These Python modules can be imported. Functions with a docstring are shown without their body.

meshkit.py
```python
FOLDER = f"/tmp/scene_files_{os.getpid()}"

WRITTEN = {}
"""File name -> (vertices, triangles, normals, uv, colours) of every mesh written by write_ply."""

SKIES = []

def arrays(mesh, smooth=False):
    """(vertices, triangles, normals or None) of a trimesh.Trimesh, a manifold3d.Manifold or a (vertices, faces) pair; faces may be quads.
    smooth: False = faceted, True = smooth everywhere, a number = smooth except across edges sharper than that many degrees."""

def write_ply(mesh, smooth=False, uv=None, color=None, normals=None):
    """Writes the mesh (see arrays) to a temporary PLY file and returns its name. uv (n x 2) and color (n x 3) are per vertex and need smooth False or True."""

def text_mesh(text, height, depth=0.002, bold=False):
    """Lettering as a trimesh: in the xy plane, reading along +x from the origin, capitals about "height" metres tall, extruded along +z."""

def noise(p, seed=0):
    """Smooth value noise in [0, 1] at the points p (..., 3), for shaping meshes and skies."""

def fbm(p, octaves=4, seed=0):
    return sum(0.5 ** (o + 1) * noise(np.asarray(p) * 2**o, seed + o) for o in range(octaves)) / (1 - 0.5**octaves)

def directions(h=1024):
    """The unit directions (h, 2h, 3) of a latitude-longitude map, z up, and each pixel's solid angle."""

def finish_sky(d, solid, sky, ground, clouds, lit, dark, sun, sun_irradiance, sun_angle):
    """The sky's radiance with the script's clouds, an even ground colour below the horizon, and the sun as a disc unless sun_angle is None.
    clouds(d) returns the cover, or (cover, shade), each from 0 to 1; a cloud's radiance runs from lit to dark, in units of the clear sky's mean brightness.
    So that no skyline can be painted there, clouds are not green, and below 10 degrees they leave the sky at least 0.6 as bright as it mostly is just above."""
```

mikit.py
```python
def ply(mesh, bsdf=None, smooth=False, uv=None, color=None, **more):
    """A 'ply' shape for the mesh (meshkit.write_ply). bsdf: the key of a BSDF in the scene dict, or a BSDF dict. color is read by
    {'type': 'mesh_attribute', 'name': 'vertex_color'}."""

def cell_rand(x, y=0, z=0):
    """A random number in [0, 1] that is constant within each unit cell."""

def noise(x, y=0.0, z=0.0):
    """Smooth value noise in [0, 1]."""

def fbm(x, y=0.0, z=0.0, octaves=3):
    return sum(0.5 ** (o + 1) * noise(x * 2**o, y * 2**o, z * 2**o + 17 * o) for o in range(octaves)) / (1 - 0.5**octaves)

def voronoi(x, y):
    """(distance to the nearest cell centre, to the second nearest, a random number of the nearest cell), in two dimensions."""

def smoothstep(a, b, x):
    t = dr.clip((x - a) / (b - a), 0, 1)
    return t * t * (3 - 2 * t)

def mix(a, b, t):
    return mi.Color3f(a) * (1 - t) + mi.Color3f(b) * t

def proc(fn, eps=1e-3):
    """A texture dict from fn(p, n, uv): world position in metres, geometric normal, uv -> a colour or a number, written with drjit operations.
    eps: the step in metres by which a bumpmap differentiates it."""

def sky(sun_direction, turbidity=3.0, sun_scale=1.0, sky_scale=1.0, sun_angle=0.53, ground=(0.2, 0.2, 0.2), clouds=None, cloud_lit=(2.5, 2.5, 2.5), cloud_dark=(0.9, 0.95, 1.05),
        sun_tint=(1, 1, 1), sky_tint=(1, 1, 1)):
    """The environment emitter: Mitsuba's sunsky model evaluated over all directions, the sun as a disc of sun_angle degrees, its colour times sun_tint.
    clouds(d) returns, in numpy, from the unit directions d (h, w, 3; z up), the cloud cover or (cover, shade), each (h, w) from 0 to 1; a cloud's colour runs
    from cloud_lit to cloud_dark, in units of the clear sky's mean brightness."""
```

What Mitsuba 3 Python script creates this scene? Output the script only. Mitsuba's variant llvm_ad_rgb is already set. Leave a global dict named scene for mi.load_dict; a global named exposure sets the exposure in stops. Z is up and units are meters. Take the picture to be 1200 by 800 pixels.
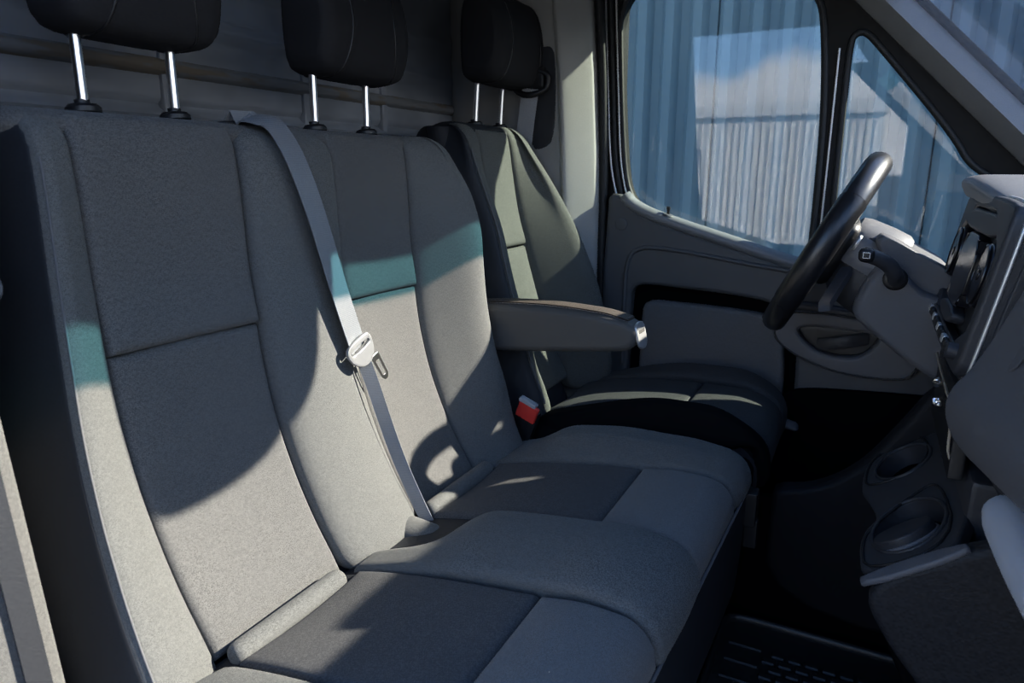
import math, random
import numpy as np, trimesh, manifold3d, shapely, mapbox_earcut
import drjit as dr
import mitsuba as mi
import mikit, meshkit
from mikit import ply, proc, noise, fbm, cell_rand, smoothstep, mix
from scipy.interpolate import PchipInterpolator, CubicSpline
from scipy.spatial.transform import Rotation

scene, labels = {}, {}
T = mi.ScalarTransform4f
rng = np.random.default_rng(7)
# axes: x towards the front of the van, y across to the driver's side, z up from the cab floor; metres

# ------------------------------------------------------------------ camera, sky, sun, exposure
PSI, PHI = math.radians(27.5), math.radians(13.7)
EYE = np.array([0.83, -0.402, 0.98])
LOOK = np.array([-math.sin(PSI) * math.cos(PHI), math.cos(PSI) * math.cos(PHI), -math.sin(PHI)])
scene['camera'] = {'type': 'thinlens', 'fov': math.degrees(2 * math.atan(600 / 800)), 'fov_axis': 'x', 'aperture_radius': 0.0025, 'focus_distance': 1.2,
                   'near_clip': 0.02, 'far_clip': 500.0, 'to_world': T().look_at(origin=EYE.tolist(), target=(EYE + LOOK).tolist(), up=[0, 0, 1])}
SUN = np.array([1.0, 0.62, 0.745])
exposure = 3.68


def clouds(d):
    el, az = np.degrees(np.arcsin(np.clip(d[..., 2], -1, 1))), np.arctan2(d[..., 1], d[..., 0])
    n = meshkit.fbm(d * 5.0, 5, 3)
    cover = np.clip((n - 0.56) * 6, 0, 1) * np.clip((32 - el) / 20, 0, 1) * np.clip((el - 13) / 4, 0, 1)
    big = 8.9 + 10 * (meshkit.fbm(np.stack([np.cos(az) * 9, np.sin(az) * 9, el * 0.05], -1), 4, 70) - 0.5) - el      # a bank of cloud along the horizon
    cover = np.maximum(cover, np.clip(big / 1.2, 0, 1))
    return cover, np.clip(0.4 - 0.6 * n, 0, 1)


scene['sky'] = mikit.sky(SUN, turbidity=2.6, sun_scale=1.05, sky_scale=1.0, sun_angle=0.6, ground=(0.10, 0.10, 0.10), clouds=clouds, cloud_lit=(3.4, 3.4, 3.4), cloud_dark=(1.7, 1.75, 1.8), sun_tint=(0.84, 1.0, 1.27), sky_tint=(0.89, 1.0, 1.20))


# ------------------------------------------------------------------ materials
def rgb(*c):
    return {'type': 'rgb', 'value': list(c)}


def M(name, color, rough=0.5, spec=0.5, bump=None, **more):
    base = {'type': 'principled', 'base_color': proc(color) if callable(color) else rgb(*color), 'roughness': rough, 'specular': spec, **more}
    if bump:
        base = {'type': 'bumpmap', 'arbitrary': proc(bump[0], bump[2] if len(bump) > 2 else 5e-4), 'scale': bump[1], 'bsdf': base}
    scene[name] = {'type': 'twosided', 'bsdf': base}


def heather(dark, light, f=1000.0):
    def fn(p, n, uv):
        a = noise(p.x * f, p.y * f, p.z * f)
        b = noise(p.x * f * 0.43 + 9, p.y * f * 0.43, p.z * f * 0.43)
        return mix(dark, light, smoothstep(0.1, 0.9, a * 0.88 + b * 0.12))
    return fn


def weave(dark, light, f=260.0):                                       # coarse rows of stitches in the cushion cloth
    def fn(p, n, uv):
        r = 0.5 + 0.5 * dr.sin(p.x * f * 6.283) * dr.sin((p.y + p.x * 0.5) * f * 6.283)
        a = noise(p.x * 700, p.y * 700, p.z * 700)
        return mix(dark, light, r * 0.45 + 0.55 * smoothstep(0.25, 0.9, a))
    return fn


def grain(c, k=0.25, f=900.0):
    def fn(p, n, uv):
        return mi.Color3f(c) * (1 - k + 2 * k * noise(p.x * f, p.y * f, p.z * f))
    return fn


def leather(p, n, uv):
    return fbm(p.x * 420, p.y * 420, p.z * 420, 2)


M('fabric_main', heather((0.064, 0.063, 0.062), (0.140, 0.137, 0.132)), 0.9, 0.15, sheen=0.3)
M('fabric_bolster', heather((0.074, 0.075, 0.073), (0.146, 0.146, 0.140)), 0.9, 0.15, sheen=0.3)
M('fabric_cushion', weave((0.042, 0.042, 0.044), (0.100, 0.099, 0.098)), 0.85, 0.2, sheen=0.25)
M('fabric_driver', heather((0.060, 0.062, 0.058), (0.110, 0.112, 0.104)), 0.9, 0.15, sheen=0.3)
M('seat_side', grain((0.017, 0.0185, 0.022), 0.2), 0.6, 0.3)
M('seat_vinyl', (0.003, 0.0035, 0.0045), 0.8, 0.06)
M('armrest_hide', grain((0.075, 0.072, 0.067), 0.15), 0.55, 0.35)
M('fabric_front', heather((0.115, 0.113, 0.110), (0.165, 0.162, 0.158)), 0.9, 0.15, sheen=0.3)
M('fairing_black', (0.005, 0.0055, 0.0075), 0.6, 0.2)
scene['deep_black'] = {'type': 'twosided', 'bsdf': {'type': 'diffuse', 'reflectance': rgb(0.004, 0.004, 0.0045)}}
M('frame_black', (0.006, 0.006, 0.006), 0.6, 0.2)
M('headrest_cloth', grain((0.018, 0.018, 0.020), 0.2), 0.75, 0.25)
M('seam_thread', (0.12, 0.12, 0.125), 0.8, 0.2)
M('webbing', lambda p, n, uv: mix((0.15, 0.158, 0.17), (0.205, 0.213, 0.225), 0.5 + 0.5 * dr.sin(p.z * 2600)), 0.38, 0.8)
M('plastic_dark', grain((0.027, 0.028, 0.032), 0.12), 0.48, 0.4, bump=(leather, 0.0004))
M('dash_plastic', grain((0.082, 0.083, 0.090), 0.10), 0.48, 0.4, bump=(leather, 0.0004))
M('driver_cloth', grain((0.046, 0.047, 0.050), 0.25, 700), 0.75, 0.25)
M('dash_top', grain((0.125, 0.125, 0.13), 0.08), 0.42, 0.45)
M('wheel_lacquer', (0.010, 0.010, 0.012), 0.30, 0.8, clearcoat=0.8, clearcoat_gloss=0.6)
M('plastic_black', (0.010, 0.010, 0.011), 0.42, 0.45)
M('plastic_grey', grain((0.098, 0.099, 0.108), 0.08), 0.5, 0.4, bump=(leather, 0.0003))
M('pillar_plastic', grain((0.17, 0.175, 0.185), 0.08), 0.5, 0.4)
M('pillar_cloth', heather((0.075, 0.074, 0.072), (0.135, 0.132, 0.127)), 0.9, 0.15)
M('trim_pale', grain((0.30, 0.295, 0.28), 0.08), 0.55, 0.35)
M('door_card', grain((0.068, 0.070, 0.074), 0.08), 0.5, 0.35, bump=(leather, 0.0003))
M('door_cloth', grain((0.115, 0.116, 0.120), 0.2, 500), 0.8, 0.2)
M('gloss_black', (0.007, 0.007, 0.009), 0.22, 0.45)
M('wheel_leather', (0.012, 0.012, 0.014), 0.30, 0.55, bump=(leather, 0.00012))
M('rubber', (0.010, 0.011, 0.012), 0.55, 0.4)
M('mat_rubber', (0.014, 0.015, 0.016), 0.42, 0.45)
M('steel_bright', (0.80, 0.80, 0.80), 0.22, 0.5, metallic=1.0)
M('chrome', (0.85, 0.85, 0.85), 0.12, 0.5, metallic=1.0)
M('pale_metal', (0.55, 0.55, 0.55), 0.35, 0.5, metallic=0.7)
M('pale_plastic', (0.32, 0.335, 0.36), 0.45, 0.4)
M('latch_grey', (0.20, 0.20, 0.20), 0.35, 0.6)
M('red_plastic', (0.62, 0.04, 0.03), 0.35, 0.5)
M('screen_glass', (0.012, 0.013, 0.015), 0.10, 0.5)
M('ceiling_cloth', (0.16, 0.16, 0.16), 0.9, 0.1)
M('bulkhead_paint', lambda p, n, uv: mi.Color3f(0.215, 0.235, 0.265) * (0.75 + 0.5 * fbm(p.y * 9, p.z * 14, p.x * 9)), 0.5, 0.4)
M('bead_dirt', lambda p, n, uv: mix((0.17, 0.18, 0.19), (0.17, 0.148, 0.12), smoothstep(0.45, 0.62, fbm(p.y * 14, p.z * 60, 0.0))), 0.65, 0.3)
M('wall_paint', lambda p, n, uv: mix((0.12, 0.180, 0.225), (0.185, 0.250, 0.290), fbm(p.x * 3, p.z * 0.8, 1.0) + 0.25 * (noise(p.x * 25, p.z * 1.2, 5.0) - 0.5)), 0.55, 0.35)
M('wall_trim', (0.10, 0.13, 0.17), 0.5, 0.4)
M('trailer_paint', lambda p, n, uv: mi.Color3f(0.78, 0.78, 0.76) * (0.9 + 0.2 * fbm(p.x * 2, p.z * 3, 1.0)), 0.5, 0.4)
M('shed_board', (0.045, 0.045, 0.048), 0.7, 0.2)
M('shed_roof', (0.06, 0.06, 0.06), 0.7, 0.2)
M('asphalt', lambda p, n, uv: mi.Color3f(0.075, 0.076, 0.078) * (0.7 + 0.6 * fbm(p.x * 40, p.y * 40, 0.0)), 0.9, 0.2)
M('armrest_top', lambda p, n, uv: mix((0.075, 0.062, 0.052), (0.015, 0.014, 0.013), smoothstep(0.62, 0.75, dr.sin(p.x * 1570) * dr.sin(p.y * 1570) + 0.35)), 0.6, 0.3)
M('apron_grain', grain((0.016, 0.016, 0.018), 0.45, 300), 0.6, 0.3, bump=(leather, 0.0012))
M('tan_edge', (0.30, 0.25, 0.19), 0.4, 0.5)
M('van_paint', (0.75, 0.75, 0.75), 0.35, 0.5)
scene['clear_glass'] = {'type': 'thindielectric', 'int_ior': 1.52}
scene['band_glass'] = {'type': 'thindielectric', 'int_ior': 1.52, 'specular_transmittance': rgb(0.10, 0.30, 0.36)}
scene['side_glass'] = {'type': 'thindielectric', 'int_ior': 1.52, 'specular_transmittance': rgb(0.78, 0.88, 0.80)}


# ------------------------------------------------------------------ naming
def tag(key, label=None, cat=None, group=None, kind=None):
    d = {k: v for k, v in (('label', label), ('category', cat), ('group', group), ('kind', kind)) if v}
    if d:
        labels[key] = d


def free(key):
    taken = lambda k: k in scene or k in labels or any(s.startswith(k + '__') for s in scene)
    if not taken(key):
        return key
    i = 1
    while taken(f'{key}_{i:03d}'):
        i += 1
    return f'{key}_{i:03d}'


def put(name, mesh, mat, smooth=35, parent=None, label=None, cat=None, group=None, kind=None, **more):
    key = free(f'{parent}__{name}' if parent else name)
    scene[key] = ply(mesh, mat, smooth, **more) if not isinstance(mesh, dict) else {**mesh, **more}
    tag(key, label, cat, group, kind)
    return key


# ------------------------------------------------------------------ mesh helpers
def tm(v, f):
    m = trimesh.Trimesh(np.asarray(v, float).reshape(-1, 3), np.asarray(f, int), process=False)
    return m


def cat(*ms):
    return trimesh.util.concatenate([m for m in ms])


def quads(n, m, wrap=False, off=0):
    i, j = np.meshgrid(np.arange(n - 1), np.arange(m if wrap else m - 1), indexing='ij')
    a, b, c, d = i * m + j, i * m + (j + 1) % m, (i + 1) * m + (j + 1) % m, (i + 1) * m + j
    q = np.stack([a, b, c, d], -1).reshape(-1, 4) + off
    return np.vstack([q[:, [0, 1, 2]], q[:, [0, 2, 3]]])


def outward(m):
    if m.is_watertight and m.volume < 0:
        m.invert()
    return m


def loft(loops, caps=True):
    L = np.asarray(loops, float)
    n, k = L.shape[:2]
    v, f = [L.reshape(-1, 3)], [quads(n, k, True)]
    if caps:
        j = np.arange(k)
        v += [L[0].mean(0)[None], L[-1].mean(0)[None]]
        f += [np.stack([j, j * 0 + n * k, (j + 1) % k], 1), np.stack([j + (n - 1) * k, (j + 1) % k + (n - 1) * k, j * 0 + n * k + 1], 1)]
    return outward(tm(np.vstack(v), np.vstack(f)))


def chaikin(p, k=2, closed=True):
    p = np.asarray(p, float)
    for _ in range(k):
        q = np.roll(p, -1, 0)
        a, b = 0.75 * p + 0.25 * q, 0.25 * p + 0.75 * q
        if not closed:
            a, b = a[:-1], b[:-1]
        s = np.empty((2 * len(a),) + p.shape[1:])
        s[0::2], s[1::2] = a, b
        p = s if closed else np.vstack([p[:1], s, p[-1:]])
    return p


def resample(p, n, closed=False):
    p = np.asarray(p, float)
    if closed:
        p = np.vstack([p, p[:1]])
    s = np.r_[0, np.cumsum(np.linalg.norm(np.diff(p, axis=0), axis=1))]
    t = np.linspace(0, s[-1], n + 1 if closed else n)
    q = np.stack([np.interp(t, s, p[:, i]) for i in range(p.shape[1])], 1)
    return q[:-1] if closed else q


def spline(p, n=40):
    p = np.asarray(p, float)
    s = np.r_[0, np.cumsum(np.linalg.norm(np.diff(p, axis=0), axis=1))]
    return PchipInterpolator(s, p)(np.linspace(0, s[-1], n))


def sweep(path, section, up=(0, 0, 1), caps=True, closed=False, scale=None):
    p, sec = np.asarray(path, float), np.asarray(section, float)
    t = (np.roll(p, -1, 0) - np.roll(p, 1, 0)) if closed else np.gradient(p, axis=0)
    t /= np.linalg.norm(t, axis=1, keepdims=True)
    a = np.cross(t, np.broadcast_to(up, p.shape))
    a /= np.linalg.norm(a, axis=1, keepdims=True)
    b = np.cross(a, t)
    sc = np.ones(len(p)) if scale is None else np.asarray(scale)
    L = p[:, None] + sc[:, None, None] * (sec[None, :, :1] * a[:, None] + sec[None, :, 1:] * b[:, None])
    if closed:
        L = np.concatenate([L, L[:1]])
    return loft(L, caps and not closed)


def circle(r, n=12, r2=None):
    a = np.arange(n) * 2 * np.pi / n
    return np.stack([r * np.cos(a), (r2 or r) * np.sin(a)], 1)


def tube(path, r, n=10, up=(0, 0, 1), closed=False):
    return sweep(path, circle(r, n), up, True, closed)


def rbox(c, d, r=0.005, seg=3):
    c, h = np.asarray(c, float), np.asarray(d, float) / 2
    r = min(r, h.min() * 0.98)
    a = np.linspace(0, np.pi / 2, seg + 1)
    oct_ = np.array([[math.cos(e) * math.cos(z), math.cos(e) * math.sin(z), math.sin(e)] for e in a for z in a]) * r + (h - r)
    pts = np.vstack([oct_ * s for s in np.array(np.meshgrid([1, -1], [1, -1], [1, -1])).reshape(3, -1).T]) + c
    m = manifold3d.Manifold.hull_points(pts).to_mesh()
    return tm(m.vert_properties[:, :3], m.tri_verts)


def box(x0, x1, y0, y1, z0, z1, r=0.003):
    return rbox(((x0 + x1) / 2, (y0 + y1) / 2, (z0 + z1) / 2), (abs(x1 - x0), abs(y1 - y0), abs(z1 - z0)), r, 2)


def hull(pts):
    m = manifold3d.Manifold.hull_points(np.asarray(pts, float)).to_mesh()
    return tm(m.vert_properties[:, :3], m.tri_verts)


def lathe(profile, seg=40):
    p = np.asarray(profile, float)
    a = np.arange(seg) * 2 * np.pi / seg
    return loft([np.stack([r * np.cos(a), r * np.sin(a), 0 * a + z], 1) for r, z in p])


def frame(m, origin, ex, ey):
    ex, ey = np.asarray(ex, float), np.asarray(ey, float)
    ex = ex / np.linalg.norm(ex)
    ez = np.cross(ex, ey)
    ez /= np.linalg.norm(ez)
    ey = np.cross(ez, ex)
    m = m.copy()
    m.vertices = np.asarray(origin) + m.vertices @ np.stack([ex, ey, ez])
    return m


def prism(rings, h, bev=0.004, n=2, both=True):
    """rings: outer ring then holes, 2-D; extruded from z = 0 to h with rounded edges."""
    if np.asarray(rings[0]).ndim == 1:
        rings = [rings]
    R = []
    for i, r in enumerate(rings):
        r = np.asarray(r, float)
        area = 0.5 * np.sum(r[:, 0] * np.roll(r[:, 1], -1) - r[:, 1] * np.roll(r[:, 0], -1))
        if (area > 0) != (i == 0):
            r = r[::-1]
        R.append(r)

    def inset(r, d):
        e = np.roll(r, -1, 0) - r
        e /= np.linalg.norm(e, axis=1, keepdims=True) + 1e-12
        nrm = np.stack([-e[:, 1], e[:, 0]], 1)
        a, b = np.roll(nrm, 1, 0), nrm
        s = a + b
        return r + d * 2 * s / np.maximum((s * s).sum(1, keepdims=True), 0.5) 

    ang = np.linspace(0, np.pi / 2, n + 1)
    top = [(bev * (1 - math.cos(a)), h - bev + bev * math.sin(a)) for a in ang]
    bot = [(bev * (1 - math.cos(a)), bev - bev * math.sin(a)) for a in ang[::-1]] if both else [(0.0, 0.0)]
    levels = bot + top
    V, Fc, off, caps = [], [], 0, ([], [])
    for r in R:
        k = len(r)
        L = np.array([np.c_[inset(r, d), np.full(k, z)] for d, z in levels])
        V.append(L.reshape(-1, 3))
        Fc.append(quads(len(levels), k, True, off))
        caps[0].append(np.arange(k) + off)
        caps[1].append(np.arange(k) + off + (len(levels) - 1) * k)
        off += len(levels) * k
    V = np.vstack(V)
    for c, flip in ((caps[0], True), (caps[1], False)):
        idx = np.concatenate(c)
        tri = mapbox_earcut.triangulate_float64(V[idx][:, :2].copy(), np.cumsum([len(x) for x in c]).astype(np.uint32)).reshape(-1, 3)
        tri = idx[tri]
        nz = np.cross(V[tri[:, 1]] - V[tri[:, 0]], V[tri[:, 2]] - V[tri[:, 0]])[:, 2]
        want = -1 if flip else 1
        tri[nz * want < 0] = tri[nz * want < 0][:, ::-1]
        Fc.append(tri)
    return tm(V, np.vstack(Fc))


def xz_prism(rings, y0, y1, bev=0.004, n=2):
    """rings in (x, z), extruded across from y0 to y1."""
    if np.asarray(rings[0]).ndim == 1:
        rings = [rings]
    return frame(prism(rings, y1 - y0, bev, n), (0, y1, 0), (1, 0, 0), (0, 0, 1))


def ease(n, k=1.0):                                                     # 0..1 with samples bunched at both ends
    t = np.linspace(-1, 1, n)
    return 0.5 + 0.5 * np.sign(t) * (1 - (1 - np.abs(t)) ** 1.8)


def pillow(P, puff=0.004, roll=0.011, skirt=0.02, flip=False):
    """An upholstered panel over the surface grid P (n, m, 3): rolled edges that sink into the seams, a soft swell, and a skirt."""
    P = np.asarray(P, float)
    du, dv = np.gradient(P, axis=0), np.gradient(P, axis=1)
    N = np.cross(du, dv)
    N /= np.linalg.norm(N, axis=-1, keepdims=True) + 1e-12
    if flip:
        N = -N
    s0 = np.r_['0', np.zeros((1, P.shape[1])), np.cumsum(np.linalg.norm(np.diff(P, axis=0), axis=-1), 0)]
    s1 = np.concatenate([np.zeros((P.shape[0], 1)), np.cumsum(np.linalg.norm(np.diff(P, axis=1), axis=-1), 1)], 1)
    d = np.minimum(np.minimum(s0, s0[-1:] - s0), np.minimum(s1, s1[:, -1:] - s1))
    q = np.clip((roll - d) / roll, 0, 1)
    h = -roll * (1 - np.sqrt(np.maximum(0, 1 - q * q))) + puff * (1 - np.exp(-d / 0.035))
    Q = P + N * h[..., None]
    n, m = P.shape[:2]
    ring = np.r_[np.arange(m), np.arange(1, n) * m + m - 1, (n - 1) * m + np.arange(m - 2, -1, -1), np.arange(n - 2, 0, -1) * m]
    V, low = Q.reshape(-1, 3), None
    low = (Q - N * skirt).reshape(-1, 3)[ring]
    k = len(ring)
    j = np.arange(k)
    a, b, c, e = ring, ring[(j + 1) % k], n * m + (j + 1) % k, n * m + j
    F = np.vstack([quads(n, m), np.stack([a, c, b], 1), np.stack([a, e, c], 1)])
    return tm(np.vstack([V, low]), F)


def rounded_ends(loops, r, s, depth=0.55):
    """scales the first and the last sections about their centroid so that a loft ends in a round; s: position of each section along it."""
    L, s = np.asarray(loops, float).copy(), np.asarray(s, float)
    d = np.minimum(s - s[0], s[-1] - s)
    k = np.sqrt(np.clip(1 - np.clip((r - d) / r, 0, 1) ** 2, 0.02, 1))
    c = L.mean(1, keepdims=True)
    k = 1 - (1 - k) * depth
    return c + (L - c) * k[:, None, None]


def stations(a, b, n, r):
    """n positions from a to b with extra ones near the ends, where the round lies."""
    e = r * np.array([0, 0.04, 0.15, 0.35, 0.6])
    sg = 1 if b > a else -1
    return np.r_[a + sg * e, np.linspace(a + sg * r, b - sg * r, n), (b - sg * e)[::-1]]


# ================================================================== OUTSIDE
S = 'structure'
put('ground', box(-14, 16, -16, 14, -0.70, -0.62, 0.002), 'asphalt', False, kind=S)

# the blue corrugated wall beyond the driver's door: boxed-rib sheets, the rear ones with wide ribs, the front ones with narrow ribs


def rib_sheet(x0, x1, z0, z1, y, pitch, depth, crest=0.30, slope=0.20):
    xs, ys = [], []
    n = int(round((x1 - x0) / pitch))
    p = (x1 - x0) / n
    for i in range(n):
        for u, d in ((0, 0), (slope, 1), (slope + crest, 1), (2 * slope + crest, 0)):
            xs.append(x0 + (i + u) * p)
            ys.append(y - d * depth)
    xs.append(x1); ys.append(y)
    front = np.stack([xs, ys], 1)
    back = np.stack([xs, np.full(len(xs), y + 0.04)], 1)
    k = len(xs)
    V = np.array([np.c_[q, np.full(k, z)] for z in (z0, z1) for q in (front, back)])
    F = []
    for a, b in ((0, 2), (3, 1), (1, 0), (2, 3)):
        i = np.arange(k - 1)
        F += [np.stack([a * k + i, a * k + i + 1, b * k + i + 1], 1), np.stack([a * k + i, b * k + i + 1, b * k + i], 1)]
    return tm(V.reshape(-1, 3), np.vstack(F))


WY = 3.55
put('wall_outside', cat(box(-7, 9, WY + 0.045, WY + 0.15, -0.62, 2.75, 0.002)), 'wall_trim', False, kind=S)
for x0, x1, pitch, dep in ((-4.2, -2.1, 0.15, 0.05), (-2.1, 0.0, 0.15, 0.05), (0.0, 1.05, 0.15, 0.05), (1.05, 2.25, 0.15, 0.05), (2.25, 4.35, 0.15, 0.05), (4.35, 6.45, 0.15, 0.05)):
    s = put('sheet', rib_sheet(x0 + 0.004, x1 - 0.004, -0.6, 2.70, WY, pitch, dep), 'wall_paint', False, parent='wall_outside')
put('cap_flashing', box(-7, 9, WY - 0.06, WY + 0.16, 2.70, 2.77, 0.01), 'wall_trim', 35, parent='wall_outside')

# a pale box trailer across the yard behind the photographer: it stands in the reflection of the driver's window
tr = 'box_trailer'
tag(tr, 'pale ribbed box trailer mirrored in the driver window', 'trailer')
put('body', box(-6.2, 0.86, -10.4, -8.3, -0.1, 2.05, 0.03), 'trailer_paint', 35, parent=tr)
for k in range(66):
    x = -6.1 + k * 0.105
    put('rib', box(x - 0.016, x + 0.016, -8.31, -8.282, 0.0, 1.78, 0.006), 'trailer_paint', 35, parent=tr)
put('top_rail', box(-6.22, 0.88, -8.32, -8.22, 1.86, 2.07, 0.02), 'trailer_paint', 35, parent=tr)
for x in (-5.2, -4.0, 0.1):
    w = frame(lathe([(0.05, 0), (0.40, 0.0), (0.46, 0.05), (0.46, 0.2), (0.40, 0.25), (0.05, 0.25)], 32), (x, -8.6, -0.17), (1, 0, 0), (0, 0, 1))
    put('tyre', w, 'rubber', 35, parent=tr)

sd = 'added_shed'  # made-up shed out of view, put there to darken the corner window's reflection
tag(sd, 'added unseen dark shed that dims the reflection in the front corner window', 'shed')
put('roof', hull([(x, y, z) for x in (1.1, 7.2) for y, z in ((-8.0, 2.9), (-8.0, 3.0), (-10.6, 3.7), (-10.6, 3.6))]), 'shed_roof', False, parent=sd)
for k in range(34):
    put('board', box(1.2 + k * 0.172, 1.2 + k * 0.172 + 0.166, -8.44, -8.40 + 0.008 * (k % 2), -0.62, 2.95, 0.003), 'shed_board', False, parent=sd)
put('back', box(1.2, 7.05, -10.5, -8.45, -0.62, 2.95, 0.01), 'shed_board', False, parent=sd)

# ================================================================== THE CAB
put('floor', box(-0.42, 1.30, -0.02, 1.56, -0.06, 0.0, 0.004), 'deep_black', False, kind=S)
put('ceiling', box(-0.42, 0.80, -0.10, 1.60, 1.62, 1.66, 0.01), 'ceiling_cloth', 35, kind=S)
put('trim_6', box(-0.42, 0.78, 1.49, 1.60, 1.49, 1.63, 0.01), 'ceiling_cloth', 35, kind=S)
put('wall_front', box(1.325, 1.38, -0.16, 1.60, -0.60, 0.90, 0.01), 'plastic_black', 35, kind=S)     # firewall
put('wall_underbody', box(-0.42, 1.36, -0.16, 1.60, -0.30, -0.065, 0.01), 'plastic_black', 35, kind=S)


# rear wall: pressed steel with horizontal beads
def bulkhead():
    z = np.linspace(0.0, 1.63, 240)
    prof = np.zeros_like(z)
    for c, w, h in ((0.30, 0.02, 0.012), (0.60, 0.02, 0.012), (0.86, 0.016, 0.010), (1.085, 0.008, 0.014), (1.103, 0.007, -0.012), (1.245, 0.016, 0.012), (1.345, 0.016, 0.012)):
        prof += h * np.exp(-((z - c) / w) ** 2)
    y = np.array([-0.14, 1.50])
    front = np.stack([np.stack([-0.33 + prof, np.full_like(z, yy), z], 1) for yy in y])
    loops = [np.vstack([f, [[-0.37, yy, 1.63], [-0.37, yy, 0.0]]]) for f, yy in zip(front, y)]
    return loft(loops)


put('wall_rear', bulkhead(), 'bulkhead_paint', 40, kind=S)
put('bead', loft([np.c_[np.full(16, yy), chaikin(np.array([[-0.345, 1.150], [-0.318, 1.156], [-0.312, 1.168], [-0.318, 1.180], [-0.345, 1.186]]), 2)[:16]][:, [1, 0, 2]] for yy in np.linspace(-0.12, 1.48, 8)]), 'bead_dirt', 40, parent='wall_rear')
for y in (0.17, 0.47, 0.82, 1.10):
    put('upright', box(-0.345, -0.322, y - 0.012, y + 0.012, 0.02, 1.60, 0.006), 'bulkhead_paint', 40, parent='wall_rear')

# pillar behind the driver's door, with its trim
bp = put('trim_1', loft([chaikin(np.array([[x0, 1.50, z], [x0, 1.395, z], [x1 - 0.09, 1.380, z], [x1 - 0.064, 1.382, z], [x1 - 0.040, 1.45, z], [x1 - 0.02, 1.50, z]]), 2) for x0, x1, z in
                         ((-0.33, 0.128, 0.0), (-0.33, 0.128, 0.90), (-0.33, 0.122, 1.05), (-0.33, 0.110, 1.25), (-0.33, 0.086, 1.50), (-0.33, 0.070, 1.63))]), 'trim_pale', 40, kind=S)
put('front_face', loft([chaikin(np.array([[x1 - 0.075, 1.380, z], [x1 - 0.062, 1.368, z], [x1 - 0.052, 1.370, z], [x1 + 0.002, 1.424, z], [x1 + 0.014, 1.440, z], [x1 + 0.012, 1.50, z], [x1 - 0.05, 1.50, z]]), 2) for x1, z in ((0.128, 0.0), (0.128, 0.90), (0.122, 1.05), (0.110, 1.25), (0.086, 1.50), (0.070, 1.63))]), 'trim_pale', 45, parent=bp, label='pale front face of the pillar')
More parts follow.
